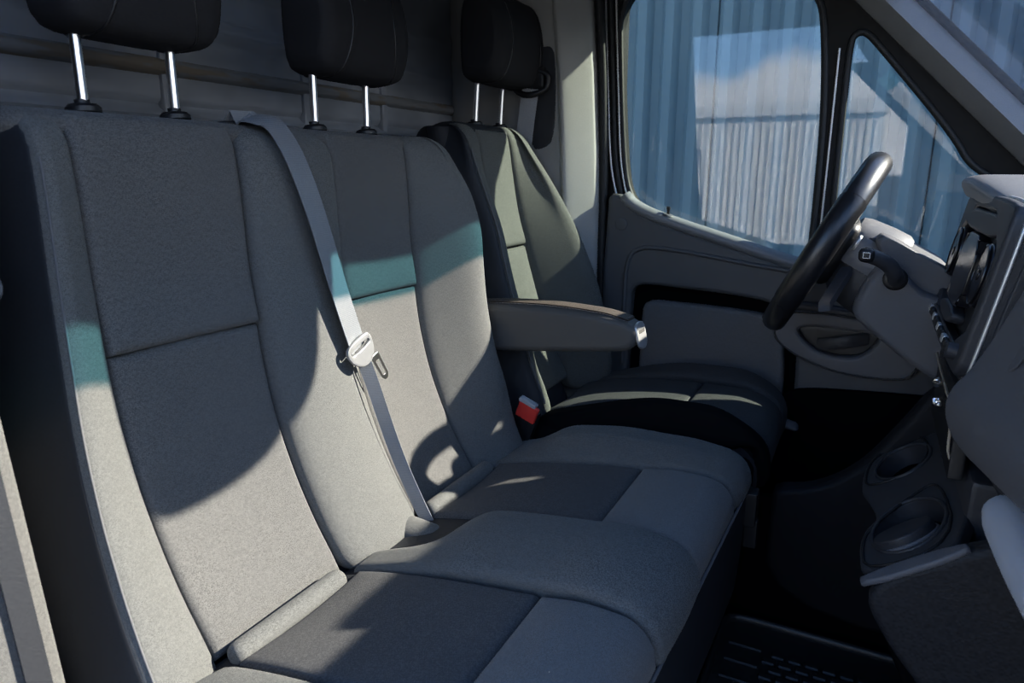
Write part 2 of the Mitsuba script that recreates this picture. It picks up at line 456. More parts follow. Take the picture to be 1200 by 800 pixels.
put('lower_cover', box(-0.06, 0.066, 1.376, 1.44, 0.10, 0.905, 0.008), 'door_card', 35, parent=bp)
gl = chaikin(np.array([(0.0, 0), (0.0, 0.25), (0.06, 0.27), (0.08, 0.24), (0.08, 0.03), (0.05, 0.0)]), 2)
put('height_slide', frame(prism(gl, 0.012, 0.003), (-0.045, 1.390, 1.05), (1, 0, 0), (0, 0, 1)), 'plastic_dark', 35, parent=bp)
put('body_post', box(0.06, 0.165, 1.548, 1.60, -0.05, 1.50, 0.01), 'plastic_black', 35, parent=bp)
put('pillar_seal', tube(spline([(0.152, 1.462, 0.03), (0.150, 1.462, 0.9), (0.140, 1.462, 1.2), (0.114, 1.462, 1.50)], 24), 0.013, 10, (0, 1, 0)), 'rubber', True, parent=bp)

# passenger-side pillar at the left edge of the picture
pp = put('trim_2', loft([chaikin(np.array([[-0.33, -0.04, z], [-0.33, -0.15, z], [x1 - 0.02, -0.15, z], [x1, -0.13, z], [x1, -0.068, z], [x1 - 0.02, -0.045, z]]), 2) for x1, z in
                         ((0.14, 0.0), (0.105, 0.35), (0.084, 0.55), (0.056, 0.80), (0.03, 1.0), (-0.02, 1.505), (-0.03, 1.63))]), 'pillar_cloth', 40, kind=S)

# windscreen, its header and the shade band along its top
WSN = np.array([1.0, 0.0, 1.0]) / math.sqrt(2)


def ws(s, y):                                                            # s: metres down the glass from the header
    bow = 0.05 * (1 - ((y - 0.69) / 0.80) ** 2)
    return np.array([0.785 + s * 0.7071 + bow * 0.7, y, 1.412 - s * 0.7071 + bow * 0.7])


def glass_sheet(s0, s1, y0=-0.10, y1=1.475, n=18):
    return tm(*(lambda P: (P.reshape(-1, 3), quads(*P.shape[:2])))(np.array([[ws(s(y) if callable(s) else s, y) for y in np.linspace(y0, y1, n)] for s in (s0, s1)])))


lip = lambda y: 0.010 + 0.026 * (1 - float(np.clip((y - 0.6) / 0.45, 0, 1)))          # the header trim dips on the passenger's side
BAND = 0.062
put('window_3', glass_sheet(lambda y: lip(y) + BAND, 0.72), 'clear_glass', True, kind=S)
put('shade_band', glass_sheet(-0.01, lambda y: lip(y) + BAND), 'band_glass', True, parent='window_3')
put('trim_3', loft([np.array([[0.62, y, 1.63], [0.765 + 0.7071 * lip(y), y, 1.412 - 0.7071 * lip(y)], ws(lip(y), y) + (-0.004, 0, 0.0), ws(0.0, y) + (0.02, 0, 0.03), [0.70, y, 1.66]]) for y in np.linspace(-0.10, 1.50, 16)]), 'ceiling_cloth', 35, kind=S)


def pillar(side):
    """windscreen pillar: sill edge on the door side, crease, windscreen edge."""
    ym = (lambda y: y) if side > 0 else (lambda y: 1.38 - y)
    d = np.array([1.0, 0.0, -1.0])
    L = []
    for t in np.linspace(-0.10, 0.62, 10):
        A = np.array([0.760, 1.47, 1.350]) + d * t
        B = np.array([0.802, 1.410, 1.350]) + d * t
        C = np.array([0.866, 1.434, 1.350]) + d * t
        D = np.array([0.862, 1.50, 1.350]) + d * t
        E_ = lambda P, Qq, k=0.12: P + (Qq - P) * k
        G = A + (0.0, 0.035, 0)
        loop = np.array([E_(A, G), E_(A, B, 0.05), E_(B, A, 0.10), B * 0.8 + E_(B, A, 0.10) * 0.1 + E_(B, C, 0.14) * 0.1, E_(B, C, 0.14), E_(C, B, 0.12), E_(C, D, 0.12), E_(D, C), E_(D, G), E_(G, D), E_(G, A)])
        loop[:, 1] = [ym(y) for y in loop[:, 1]]
        L.append(loop)
    return loft(L)


put('trim_4', pillar(1), 'pillar_plastic', 45, kind=S)
put('trim_5', pillar(-1), 'pillar_plastic', 45, kind=S)
put('screen_seal', tube([np.array([0.866, 1.436, 1.350]) + np.array([1.0, 0, -1.0]) * t + (0.004, 0.0, 0.0) for t in np.linspace(-0.10, 0.60, 6)], 0.010, 10, (0, 1, 0)), 'deep_black', True, parent='trim_4')

# ------------------------------------------------------------------ driver's door
outer = [(0.130, 0.05), (1.28, 0.05), (1.28, 0.84), (0.775, 1.415), (0.72, 1.50), (0.100, 1.51), (0.130, 0.95)]
main = [(0.168, 1.478), (0.182, 1.20), (0.200, 1.00), (0.215, 0.935), (0.235, 0.905), (0.270, 0.882), (0.33, 0.858), (0.50, 0.808), (0.690, 0.752), (0.702, 0.765), (0.7015, 1.05), (0.694, 1.20), (0.678, 1.34), (0.664, 1.385), (0.63, 1.420), (0.54, 1.455), (0.40, 1.474)]
quarter = [(0.742, 0.744), (0.97, 0.700), (1.19, 0.680), (1.215, 0.800), (1.14, 0.915), (1.06, 0.972), (1.008, 1.006), (0.975, 1.066), (0.79, 1.283), (0.768, 1.304), (0.750, 1.305), (0.740, 1.290), (0.738, 1.20)]
outer, main_c, quarter_c = chaikin(resample(outer, 120, True), 1), chaikin(resample(chaikin(main, 2), 90, True), 1), chaikin(resample(chaikin(quarter, 2), 80, True), 1)
dk = put('door_1', xz_prism([outer, main_c, quarter_c], 1.485, 1.545, 0.006), 'frame_black', 35, kind=S)


def xz_tube(ring, y, r, n=8, r2=None):
    p = np.array([[x, y, z] for x, z in ring])
    return sweep(p, circle(r, n, r2), (0, 1, 0), False, True)


put('window_seal', xz_tube(main_c, 1.486, 0.009), 'rubber', True, parent=dk)
put('window_seal', xz_tube(quarter_c, 1.486, 0.008), 'rubber', True, parent=dk)
edge = lambda dx, y, r, mat, z0=0.90: put('edge_strip', tube(spline([(0.150 + dx + 0.04, y, z0), (0.150 + dx + 0.012, y, 1.02), (0.150 + dx - 0.002, y, 1.2), (0.150 + dx - 0.020, y, 1.49)], 30), r, 8, (0, 1, 0)), mat, True, parent=dk)
edge(0.0, 1.480, 0.0035, 'pale_metal')
edge(0.014, 1.482, 0.008, 'rubber')
edge(0.030, 1.480, 0.003, 'pale_metal')
put('divider_strip', box(0.7155, 0.7205, 1.476, 1.486, 0.75, 1.27, 0.002), 'pale_metal', 35, parent=dk)
# the inner card
card = [(0.160, 0.06), (1.27, 0.06), (1.27, 0.66), (1.24, 0.655), (0.97, 0.690), (0.742, 0.735), (0.67, 0.752), (0.50, 0.803), (0.33, 0.852), (0.262, 0.880), (0.230, 0.902), (0.214, 0.925), (0.200, 0.930), (0.163, 0.930)]
card = resample(chaikin(card, 1), 150, True)
lowc = chaikin([(0.245, 0.14), (0.66, 0.14), (0.68, 0.20), (0.70, 0.40), (0.69, 0.60), (0.655, 0.665), (0.30, 0.685), (0.262, 0.68), (0.245, 0.655)], 2)
cd = put('trim_card', xz_prism([card, resample(lowc, 90, True)], 1.440, 1.487, 0.012, 4), 'door_card', 40, parent=dk)
put('sill_ledge', sweep(spline([(0.216, 1.456, 0.925), (0.240, 1.456, 0.902), (0.285, 1.456, 0.879), (0.36, 1.456, 0.854), (0.50, 1.456, 0.813), (0.70, 1.456, 0.756), (0.85, 1.456, 0.725), (1.20, 1.456, 0.680)], 50), circle(0.026, 18, 0.017), (0, 0, 1)), 'pillar_plastic', True, parent=cd)
put('pocket_back', box(0.22, 0.74, 1.484, 1.492, 0.10, 0.72, 0.002), 'deep_black', 35, parent=cd)  # near-black colour stands for the shade deep in the gap
insert = chaikin([(0.278, 0.155), (0.645, 0.155), (0.665, 0.25), (0.672, 0.45), (0.655, 0.60), (0.628, 0.630), (0.325, 0.640), (0.290, 0.635), (0.278, 0.61)], 2)
put('cloth_insert', xz_prism(resample(insert, 90, True), 1.445, 1.486, 0.012, 4), 'door_cloth', 40, parent=cd, label='dark cloth panel set into the door')
put('lower_shade_panel', xz_prism(resample(chaikin([(0.20, 0.07), (1.25, 0.07), (1.25, 0.47), (1.05, 0.472), (0.92, 0.465), (0.72, 0.452), (0.665, 0.43), (0.60, 0.30), (0.20, 0.28)], 2), 90, True), 1.415, 1.441, 0.008, 3), 'deep_black', 40, parent=cd, label='door pocket coloured black for the shade low on the door')  # near-black sheet put in for the darkness low on the door
put('upper_recess_rim', sweep(spline([(0.230, 1.440, 0.45), (0.232, 1.438, 0.70), (0.245, 1.438, 0.765), (0.29, 1.438, 0.787), (0.60, 1.438, 0.752), (0.72, 1.438, 0.738)], 50), circle(0.006, 8, 0.006), (0, 1, 0)), 'door_card', True, parent=cd)
put('screw_cap', frame(lathe([(0.0, 0), (0.017, 0.0), (0.017, 0.003), (0.0145, 0.0045), (0.0, 0.0045)], 28), (0.214, 1.440, 0.848), (1, 0, 0), (0, 0, 1)), 'door_card', 35, parent=cd)
put('lock_knob', frame(lathe([(0.0, 0), (0.0055, 0.0), (0.0055, 0.004), (0.004, 0.005), (0.004, 0.020), (0.0052, 0.022), (0.0052, 0.029), (0.0, 0.030)], 16), (0.340, 1.452, 0.868), (1, 0, 0), (0, 1, 0)), 'plastic_black', 35, parent=cd, label='small black lock button on the sill')
put('knob_bezel', frame(lathe([(0.0, 0), (0.018, 0), (0.016, 0.003), (0.0, 0.004)], 20), (0.340, 1.452, 0.874), (1, 0, -0.27), (0, 1, 0)), 'plastic_grey', 35, parent=cd)
arm = chaikin([(0.630, 0.600), (0.640, 0.570), (0.680, 0.540), (0.740, 0.514), (0.82, 0.497), (0.92, 0.497), (0.96, 0.510), (0.975, 0.560), (0.95, 0.625), (0.80, 0.652), (0.680, 0.652), (0.640, 0.640)], 2)
grip = chaikin([(0.690, 0.600), (0.715, 0.570), (0.745, 0.550), (0.80, 0.542), (0.845, 0.550), (0.872, 0.585), (0.878, 0.606), (0.80, 0.612), (0.71, 0.614)], 2)
ar = put('grab_panel', xz_prism([resample(arm, 100, True), resample(grip, 60, True)], 1.412, 1.448, 0.010, 4), 'plastic_grey', 40, parent=dk, label='oval grey plastic grip panel with a dark hollow')
arp = np.array(resample(arm, 100, True))
put('groove', xz_tube((arp - arp.mean(0)) * 0.955 + arp.mean(0), 1.412, 0.0022, 6), 'plastic_black', True, parent=ar)
put('hollow', xz_prism(resample(grip, 60, True), 1.436, 1.452, 0.004), 'plastic_black', 35, parent=ar)
put('release_lever', loft([chaikin(np.array([[0.74 + t, 1.437 - 0.016 * math.sin(math.pi * t / 0.115), 0.566 + 0.028 * t / 0.115 + s] for s in (-0.016, 0.016)] + [[0.74 + t, 1.428 - 0.016 * math.sin(math.pi * t / 0.115), 0.566 + 0.028 * t / 0.115 + s] for s in (0.016, -0.016)]), 2) for t in np.linspace(0.0, 0.115, 12)]), 'plastic_dark', 40, parent=ar)
put('ledge_strip', sweep(spline([(0.655, 1.43, 0.662), (0.76, 1.425, 0.655), (0.90, 1.425, 0.640), (1.0, 1.43, 0.615)], 24), circle(0.014, 10, 0.010), (0, 1, 0)), 'plastic_dark', True, parent=ar)

# door glass


def xz_sheet(ring, y):
    r = np.asarray(ring)
    tri = mapbox_earcut.triangulate_float64(r[:, :2].copy(), np.array([len(r)], np.uint32)).reshape(-1, 3)
    return tm(np.c_[r[:, 0], np.full(len(r), y), r[:, 1]], tri)


put('window_1', xz_sheet(main_c, 1.515), 'side_glass', False, kind=S)
put('window_2', xz_sheet(quarter_c, 1.515), 'side_glass', False, kind=S)

# ================================================================== SEATS
X0 = PchipInterpolator([0.20, 0.30, 0.37, 0.45, 0.52, 0.60, 0.70, 0.755, 0.85, 0.95, 1.02, 1.05, 1.08], [0.200, 0.165, 0.135, 0.088, 0.055, 0.027, 0.006, 0.0, -0.006, -0.009, -0.015, -0.026, -0.06])
XD = PchipInterpolator([0.30, 0.46, 0.533, 0.65, 0.787, 0.90, 0.99, 1.07, 1.10, 1.14], [0.185, 0.130, 0.088, 0.045, 0.006, -0.018, -0.033, -0.046, -0.058, -0.10])


def back_panel(surf, y0, y1, z0, z1, extra=None, lean=0.0, ny=26, nz=40, **kw):
    zs, ys = stations(z0, z1, nz, 0.012), stations(y0, y1, ny, 0.012)
    Z, Y = np.meshgrid(zs, ys, indexing='ij')
    X = surf(Z) + (extra(Y, Z) if extra else 0)
    return pillow(np.stack([X, Y, Z], -1), flip=True, **kw)


def bolster(surf, sec, z0, z1, n=34, r=0.035):
    """an upright bolster: sec(z) gives its plan as (x offset from the seat's face, y)."""
    zs = stations(z0, z1, n, r)
    L = []
    for z in zs:
        p = chaikin(np.asarray(sec(z), float), 3)
        L.append(np.c_[p[:, 0] + float(surf(z)), p[:, 1], np.full(len(p), z)])
    return loft(rounded_ends(L, r, zs))


def headrest(parent, x, y, z, w, h, d, mat, xb, yb, zb, dy, z_in):
    """a padded block on two bright posts; (x, y) its middle, z its underside."""
    ys = stations(-w / 2, w / 2, 22, 0.05)
    L = []
    for yy in ys:
        k = 1 - 0.06 * (abs(yy) / (w / 2)) ** 3
        prof = np.array([(-d / 2, 0.02), (-d / 2 + 0.02, 0.0), (d / 2 - 0.022, 0.0), (d / 2, 0.024), (d / 2 + 0.012, h * 0.45), (d / 2 - 0.005, h * 0.85), (d / 2 - 0.04, h), (-d / 2 + 0.03, h), (-d / 2, h * 0.8)])
        p = chaikin(prof, 3)
        c = np.array([0, h / 2])
        p = c + (p - c) * k
        L.append(np.c_[x + p[:, 0], np.full(len(p), y + yy), z + p[:, 1]])
    m = loft(rounded_ends(L, 0.028, ys, 0.36))
    hk = put('headrest', m, mat, 50, parent=parent)
    for s in (-1, 1):                                                   # curved seams that part the middle from the ends
        yy = s * (w / 2 - 0.045)
        prof = chaikin(np.array([(-d / 2, 0.02), (-d / 2 + 0.02, 0.0), (d / 2 - 0.022, 0.0), (d / 2, 0.024), (d / 2 + 0.012, h * 0.45), (d / 2 - 0.005, h * 0.85), (d / 2 - 0.04, h), (-d / 2 + 0.03, h), (-d / 2, h * 0.8)]), 3)
        p = np.array([0, h / 2]) + (prof - np.array([0, h / 2])) * (1 - 0.06 * (abs(yy) / (w / 2)) ** 3)
        bend = 0.018 * np.sin(np.pi * np.clip(p[:, 1] / h, 0, 1))
        put('seam', tube(np.c_[x + p[:, 0], y + yy - s * bend, z + p[:, 1]], 0.0022, 6, (0, 1, 0), True), 'plastic_black', True, parent=hk)
    for s in (-1, 1):
        put('post', tube(spline([(xb, yb + s * dy, zb - 0.04), (xb + 0.12 * (x - xb), yb + s * dy, (zb + z) / 2), (xb + 0.3 * (x - xb), yb + s * dy, z + 0.04)], 8), 0.0068, 16, (0, 1, 0)), 'steel_bright', True, parent=hk, label='bright steel post')
        put('guide', frame(lathe([(0.0, 0), (0.021, 0), (0.021, 0.006), (0.017, 0.010), (0.009, 0.011), (0.009, 0.016), (0.0, 0.016)], 24), (xb, yb + s * dy, zb), (1, 0, 0.1), (0, 1, 0)), 'plastic_black', 35, parent=hk)
    return hk


CUSH = spline([(0.150, 0.368), (0.20, 0.385), (0.30, 0.406), (0.42, 0.424), (0.49, 0.432), (0.57, 0.442), (0.62, 0.440), (0.648, 0.428), (0.664, 0.402), (0.668, 0.36), (0.664, 0.25), (0.655, 0.12)], 400)
CUSH_S = np.r_[0, np.cumsum(np.linalg.norm(np.diff(CUSH, axis=0), axis=1))]


def nose(x, y):                                                          # the bench front runs back a little towards its outer end
    return 0.026 * np.clip(1 - y / 0.9, 0, 1) * np.clip((x - 0.5) / 0.15, 0, 1)


def along(curve, cs, s):
    return np.stack([np.interp(s, cs, curve[:, 0]), np.interp(s, cs, curve[:, 1])], -1)


def s_of_x(x, curve=CUSH, cs=CUSH_S):
    k = np.argmax(curve[:, 0])
    return float(np.interp(x, curve[:k, 0], cs[:k]))


def seat_panel(s0, s1, y0, y1, lift=None, curve=CUSH, cs=CUSH_S, ns=44, ny=26, **kw):
    """a panel of a seat cushion; y0 and y1 may be functions of s; lift(x, y) raises it."""
    ss, tt = stations(s0, s1, ns, 0.012), None
    w = ((y1(ss) if callable(y1) else y1) - (y0(ss) if callable(y0) else y0))
    tt = stations(0.0, 1.0, ny, 0.012 / float(np.max(w)))
    Sg, Tt = np.meshgrid(ss, tt, indexing='ij')
    a = y0(ss)[:, None] if callable(y0) else y0
    b = y1(ss)[:, None] if callable(y1) else y1
    Y = a + (b - a) * Tt
    C = along(curve, cs, Sg)
    g = np.gradient(curve, axis=0)
    nn = np.stack([-g[:, 1], g[:, 0]], 1) / np.linalg.norm(g, axis=1, keepdims=True)
    N = np.stack([np.interp(Sg, cs, nn[:, 0]), np.interp(Sg, cs, nn[:, 1])], -1)
    h = lift(C[..., 0], Y, Sg) if lift else 0 * Y
    X = C[..., 0] - (nose(C[..., 0], Y) if curve is CUSH else 0)
    return pillow(np.stack([X + N[..., 0] * h, Y, C[..., 1] + N[..., 1] * h], -1), **kw)


bump = lambda t: np.clip(np.sin(np.pi * np.clip(t, 0, 1)), 0, 1)
sm = lambda a, b, x: (lambda t: t * t * (3 - 2 * t))(np.clip((x - a) / (b - a), 0, 1))

# ------------------------------------------------------------------ the passengers' double bench
B = 'passenger_bench'
tag(B, 'dark grey cloth double passenger bench in the foreground with two headrests', 'seat')
put('back_shell', loft([np.c_[chaikin(np.array([(-0.135 - 0.02 * (z < 0.6), 0.03), (float(X0(z)) - 0.016, 0.03), (float(X0(z)) - 0.016, 0.90), (-0.135 - 0.02 * (z < 0.6), 0.90)]), 2), np.full(16, z)] for z in np.r_[np.linspace(0.26, 1.0, 24), 1.02, 1.035, 1.042]]), 'seat_side', 40, parent=B)


crease_y = lambda z: float(np.interp(z, [0.30, 0.40, 0.53, 0.75, 0.94, 1.06], [-0.006, 0.002, 0.015, 0.034, 0.046, 0.055]))
crease_h = lambda z: float(np.interp(z, [0.30, 0.45, 0.60, 0.80, 0.94, 1.06], [0.034, 0.036, 0.034, 0.026, 0.018, 0.008]))


def outer_sec(z):
    c, h = crease_y(z), crease_h(z)
    return [(-0.012, 0.0985), (0.004, 0.094), (0.75 * h, 0.5 * (c + 0.0985)), (h, c + 0.016), (h - 0.002, c), (h - 0.03, c - 0.006), (-0.06, c - 0.02), (-0.12, c - 0.025), (-0.150, c), (-0.150, 0.09)]


put('outer_bolster', bolster(X0, outer_sec, 0.27, 1.052), 'fabric_bolster', 45, parent=B)


def side_sec(z):                                                        # the smooth dark side cheek wraps the bolster's outer face
    c, h = crease_y(z), crease_h(z)
    return [(h - 0.003, c + 0.001), (h - 0.026, c - 0.009), (-0.05, c - 0.022), (-0.12, c - 0.028), (-0.155, c - 0.014), (-0.12, c + 0.010), (-0.02, c + 0.010)]


put('side_cheek', bolster(X0, side_sec, 0.265, 1.046), 'seat_side', 45, parent=B, label='smooth dark side cover')
put('cheek_seam', tube(np.array([[float(X0(z)) + crease_h(z) - 0.0015, crease_y(z) + 0.0035, z] for z in np.linspace(0.30, 1.00, 60)]), 0.0014, 6, (0, 1, 0)), 'seam_thread', True, parent=B)


def swell(y0, y1, z0, z1, a):
    return lambda Y, Z: a * bump((Y - y0) / (y1 - y0)) * bump((Z - z0) / (z1 - z0)) ** 0.5


def overhang(z0, a, w=0.06):
    return lambda Y, Z: a * np.exp(-((Z - z0) / w) ** 2)


for y0, y1 in ((0.1005, 0.3395), (0.5425, 0.7595)):
    put('back_panel', back_panel(X0, y0, y1, 0.7575, 1.055, lambda Y, Z: 0.006 * np.exp(-((Z - 0.765) / 0.05) ** 2) - 0.010 * bump((Y - y0) / (y1 - y0)) * bump((Z - 0.7) / 0.4), puff=0.004), 'fabric_main', 60, parent=B)
    put('lumbar_panel', back_panel(X0, y0, y1, 0.365, 0.7545, swell(y0, y1, 0.36, 0.76, -0.010), puff=0.004), 'fabric_main', 60, parent=B)


def mid_sec(z):
    k = (0.75 + 0.25 * sm(1.05, 0.6, z)) * (1 - 0.4 * sm(0.98, 1.06, z))
    return [(-0.016, 0.341), (0.010 * k, 0.3435), (0.026 * k, 0.365), (0.036 * k, 0.41), (0.036 * k, 0.46), (0.022 * k, 0.515), (0.006 * k, 0.5385), (-0.016, 0.541), (-0.13, 0.53), (-0.14, 0.44), (-0.13, 0.35)]


put('middle_bolster', bolster(X0, mid_sec, 0.345, 1.052), 'fabric_bolster', 45, parent=B)


def far_sec(z):
    w = 0.915 - 0.045 * sm(0.93, 1.06, z) + 0.01 * sm(0.6, 0.4, z)
    k = 0.096 * (1 - 0.60 * sm(0.84, 1.06, z)) * (0.55 + 0.45 * sm(0.36, 0.56, z))
    return [(-0.016, 0.7605), (0.006, 0.764), (0.45 * k, 0.800), (0.86 * k, 0.840), (k, w - 0.045), (0.92 * k, w - 0.016), (0.6 * k, w), (-0.03, w), (-0.13, w - 0.01), (-0.15, w - 0.04), (-0.15, 0.78)]


put('far_bolster', bolster(X0, far_sec, 0.335, 1.058), 'fabric_bolster', 45, parent=B)
put('top_roll', loft(rounded_ends([np.c_[chaikin(np.array([(-0.024, 1.030), (-0.026, 1.046), (-0.05, 1.057), (-0.10, 1.060), (-0.135, 1.05), (-0.14, 1.00), (-0.06, 1.0)]), 2), np.full(28, y)][:, [0, 2, 1]] for y in stations(0.035, 0.895, 20, 0.03)], 0.03, stations(0.035, 0.895, 20, 0.03))), 'fabric_main', 45, parent=B)

headrest(B, -0.080, 0.240, 1.150, 0.225, 0.20, 0.115, 'headrest_cloth', -0.09, 0.233, 1.058, 0.067, 0)
headrest(B, -0.080, 0.678, 1.150, 0.245, 0.20, 0.115, 'headrest_cloth', -0.09, 0.660, 1.058, 0.073, 0)

# the cushion
SX = s_of_x
seam_s = SX(0.487)
front_s = CUSH_S[-1] * 0.99
edge_s = float(CUSH_S[np.argmax(CUSH[:, 0])]) - 0.012
put('cushion_core', loft([np.c_[np.vstack([along(CUSH, CUSH_S, np.linspace(0.02, front_s, 30)) * [1, 1] - [0.012 + 0.026 * (1 - y / 0.94), 0.016], [[0.60, 0.16], [0.14, 0.20]]]), np.full(32, y)][:, [0, 2, 1]] for y in (0.02, 0.45, 0.93)]), 'seat_side', 30, parent=B)
ridge_r = lambda s: 0.462 + 0.078 * sm(SX(0.205), SX(0.31), s)
ridge = lambda x, y, s: (0.004 + 0.020 * sm(0.18, 0.36, x) * (1 - 0.75 * sm(0.52, 0.66, x))) * bump((y - 0.30) / 0.28) ** 0.7 - 0.030 * sm(0.38, 0.455, y) * sm(0.32, 0.21, x)
put('cushion_ridge', seat_panel(SX(0.155), edge_s, 0.3405, ridge_r, ridge, puff=0.005, roll=0.013), 'fabric_bolster', 60, parent=B)
far_l = lambda x, y, s: (0.004 + 0.030 * sm(0.20, 0.31, x) * (1 - 0.9 * sm(0.38, 0.655, x))) * sm(0.79, 0.875, y)
put('cushion_far_ridge', seat_panel(SX(0.155), edge_s, 0.8015, 0.945, far_l, puff=0.004, roll=0.016, skirt=0.05), 'fabric_bolster', 60, parent=B)
near_l = lambda x, y, s: 0.012 * bump((y + 0.06) / 0.16) - 0.03 * sm(0.04, -0.01, y)
put('cushion_near_bolster', seat_panel(SX(0.160), edge_s, -0.005, 0.0985, near_l, puff=0.004, roll=0.018, skirt=0.06), 'fabric_bolster', 60, parent=B)
for y0, y1 in ((0.1005, 0.3385), (0.5425, 0.7995)):
    put('rear_roll', loft(rounded_ends([np.c_[0.163 + circle(0.017, 16)[:, 0], np.full(16, y), 0.377 + circle(0.017, 16)[:, 1]] for y in stations(y0 + 0.002, y1 - 0.03, 10, 0.012)], 0.012, stations(y0 + 0.002, y1 - 0.03, 10, 0.012))), 'fabric_bolster', 50, parent=B)
    lift = lambda x, y, s: -0.006 * bump((y - y0) / (y1 - y0))
    put('cushion_insert', seat_panel(SX(0.172), seam_s - 0.001, y0, y1, lift, puff=0.005), 'fabric_cushion', 60, parent=B)
    put('cushion_front', seat_panel(seam_s + 0.001, edge_s, y0, y1, None, puff=0.006), 'fabric_front', 60, parent=B)
put('front_valance', seat_panel(edge_s + 0.002, front_s, 0.0, 0.945, None, puff=0.004, roll=0.01), 'seat_side', 60, parent=B)
put('edge_piping', tube(np.c_[along(CUSH, CUSH_S, edge_s)[0] + 0.001 - nose(0.66, np.linspace(0.01, 0.935, 40)), np.linspace(0.01, 0.935, 40), np.full(40, along(CUSH, CUSH_S, edge_s)[1] + 0.001)], 0.0028, 8), 'seam_thread', True, parent=B)
put('base', box(0.08, 0.60, 0.04, 0.90, 0.0, 0.22, 0.012), 'plastic_black', 35, parent=B)
put('far_side_cover', loft([np.c_[chaikin(np.array([(0.16, 0.37), (0.30, 0.40), (0.60, 0.42), (0.655, 0.40), (0.655, 0.13), (0.20, 0.13)]), 2), np.full(24, y)][:, [0, 2, 1]] for y in (0.925, 0.944, 0.948)]), 'seat_side', 40, parent=B)
put('slide_bracket', cat(box(0.655, 0.69, 0.905, 0.945, 0.30, 0.372, 0.004), box(0.668, 0.694, 0.915, 0.935, 0.25, 0.31, 0.003)), 'plastic_black', 35, parent=B)

# the folding armrest on the bench's far side
armp = chaikin(np.array([(0.02, 0.690), (0.10, 0.700), (0.22, 0.704), (0.35, 0.698), (0.415, 0.684), (0.432, 0.664), (0.424, 0.636), (0.405, 0.622), (0.36, 0.616), (0.15, 0.592), (0.05, 0.585), (0.01, 0.62)]), 2)
ak = put('armrest', xz_prism(armp, 0.922, 0.990, 0.016, 5), 'armrest_hide', 45, parent=B, label='dark padded folding armrest')
topc = spline([(0.05, 0.697), (0.12, 0.7035), (0.22, 0.7065), (0.34, 0.7015), (0.405, 0.689)], 40)
put('top_strip', loft([np.array([(x, 0.933, z), (x, 0.940, z + 0.0022), (x, 0.972, z + 0.0022), (x, 0.979, z), (x, 0.972, z - 0.006), (x, 0.940, z - 0.006)]) for x, z in topc]), 'armrest_top', 40, parent=ak, label='perforated strip along the top')
for i in range(46):
    t = 0.06 + i * 0.0077
    z = float(np.interp(t, topc[:, 0], topc[:, 1])) - 0.0022
    put('stitch', rbox((t, 0.9285, z), (0.0052, 0.0018, 0.0016), 0.0006, 1), 'seam_thread', False, parent=ak)
put('end_cap', frame(prism(chaikin([(-0.026, -0.030), (0.026, -0.030), (0.030, 0.012), (0.022, 0.028), (-0.022, 0.028), (-0.030, 0.012)], 2), 0.007, 0.003), (0.4235, 0.956, 0.655), (0, 1, 0), (-0.25, 0, 1)), 'pale_metal', 40, parent=ak, label='pale end cap')

# ------------------------------------------------------------------ the driver's seat
D = 'driver_seat'
tag(D, 'single dark driver seat behind the steering wheel', 'seat')
put('back_shell', loft([np.c_[chaikin(np.array([(-0.20 + 0.03 * sm(0.8, 1.1, z), 1.01), (float(XD(z)) - 0.016, 1.02), (float(XD(z)) - 0.016, 1.345), (-0.20 + 0.03 * sm(0.8, 1.1, z), 1.335)]), 2), np.full(16, z)] for z in np.r_[np.linspace(0.34, 1.06, 24), 1.08, 1.092]]), 'seat_side', 40, parent=D)


def d_near(z):
    k = 0.060 * (1 - 0.85 * sm(0.82, 1.09, z)) * (0.6 + 0.4 * sm(0.42, 0.6, z))
    q = 0.03 * sm(0.95, 1.11, z)
    return [(-0.014, 1.0985), (0.006, 1.094), (0.75 * k, 1.072), (k, 1.052), (0.85 * k, 1.034), (0.80 * k - 0.012, 1.028), (-0.06, 1.020 + q), (-0.13, 1.02 + q), (-0.14, 1.09)]


put('near_bolster', bolster(XD, d_near, 0.40, 1.100), 'fabric_driver', 45, parent=D)


def d_cheek(z):
    k = 0.060 * (1 - 0.85 * sm(0.82, 1.09, z)) * (0.6 + 0.4 * sm(0.42, 0.6, z))
    q = 0.035 * sm(0.93, 1.11, z)
    return [(0.85 * k + 0.002, 1.036), (0.72 * k, 1.020), (0.2 * k - 0.02, 1.004 + q), (-0.07, 0.996 + q), (-0.14, 1.002 + q), (-0.16, 1.03 + q), (-0.10, 1.05 + q), (0.5 * k - 0.01, 1.045)]


put('side_cheek', bolster(XD, d_cheek, 0.36, 1.096, r=0.045), 'seat_side', 45, parent=D, label='smooth dark side cover')
put('cheek_seam', tube(np.array([[float(XD(z)) + 0.051 * (1 - 0.85 * sm(0.82, 1.09, z)) * (0.6 + 0.4 * sm(0.42, 0.6, z)) + 0.0025, 1.036, z] for z in np.linspace(0.44, 1.04, 60)]), 0.0018, 6, (0, 1, 0)), 'seam_thread', True, parent=D)
put('back_panel', back_panel(XD, 1.1005, 1.2640, 0.800, 1.092, lambda Y, Z: 0.006 * np.exp(-((Z - 0.805) / 0.05) ** 2), puff=0.005), 'fabric_driver', 60, parent=D)
put('lumbar_panel', back_panel(XD, 1.1005, 1.2640, 0.44, 0.797, swell(1.10, 1.28, 0.44, 0.80, 0.008), puff=0.005), 'fabric_driver', 60, parent=D)


FK = PchipInterpolator([0.36, 0.42, 0.50, 0.58, 0.68, 0.78, 0.88, 0.98, 1.06, 1.12], [0.045, 0.065, 0.098, 0.120, 0.124, 0.112, 0.088, 0.056, 0.024, 0.006])


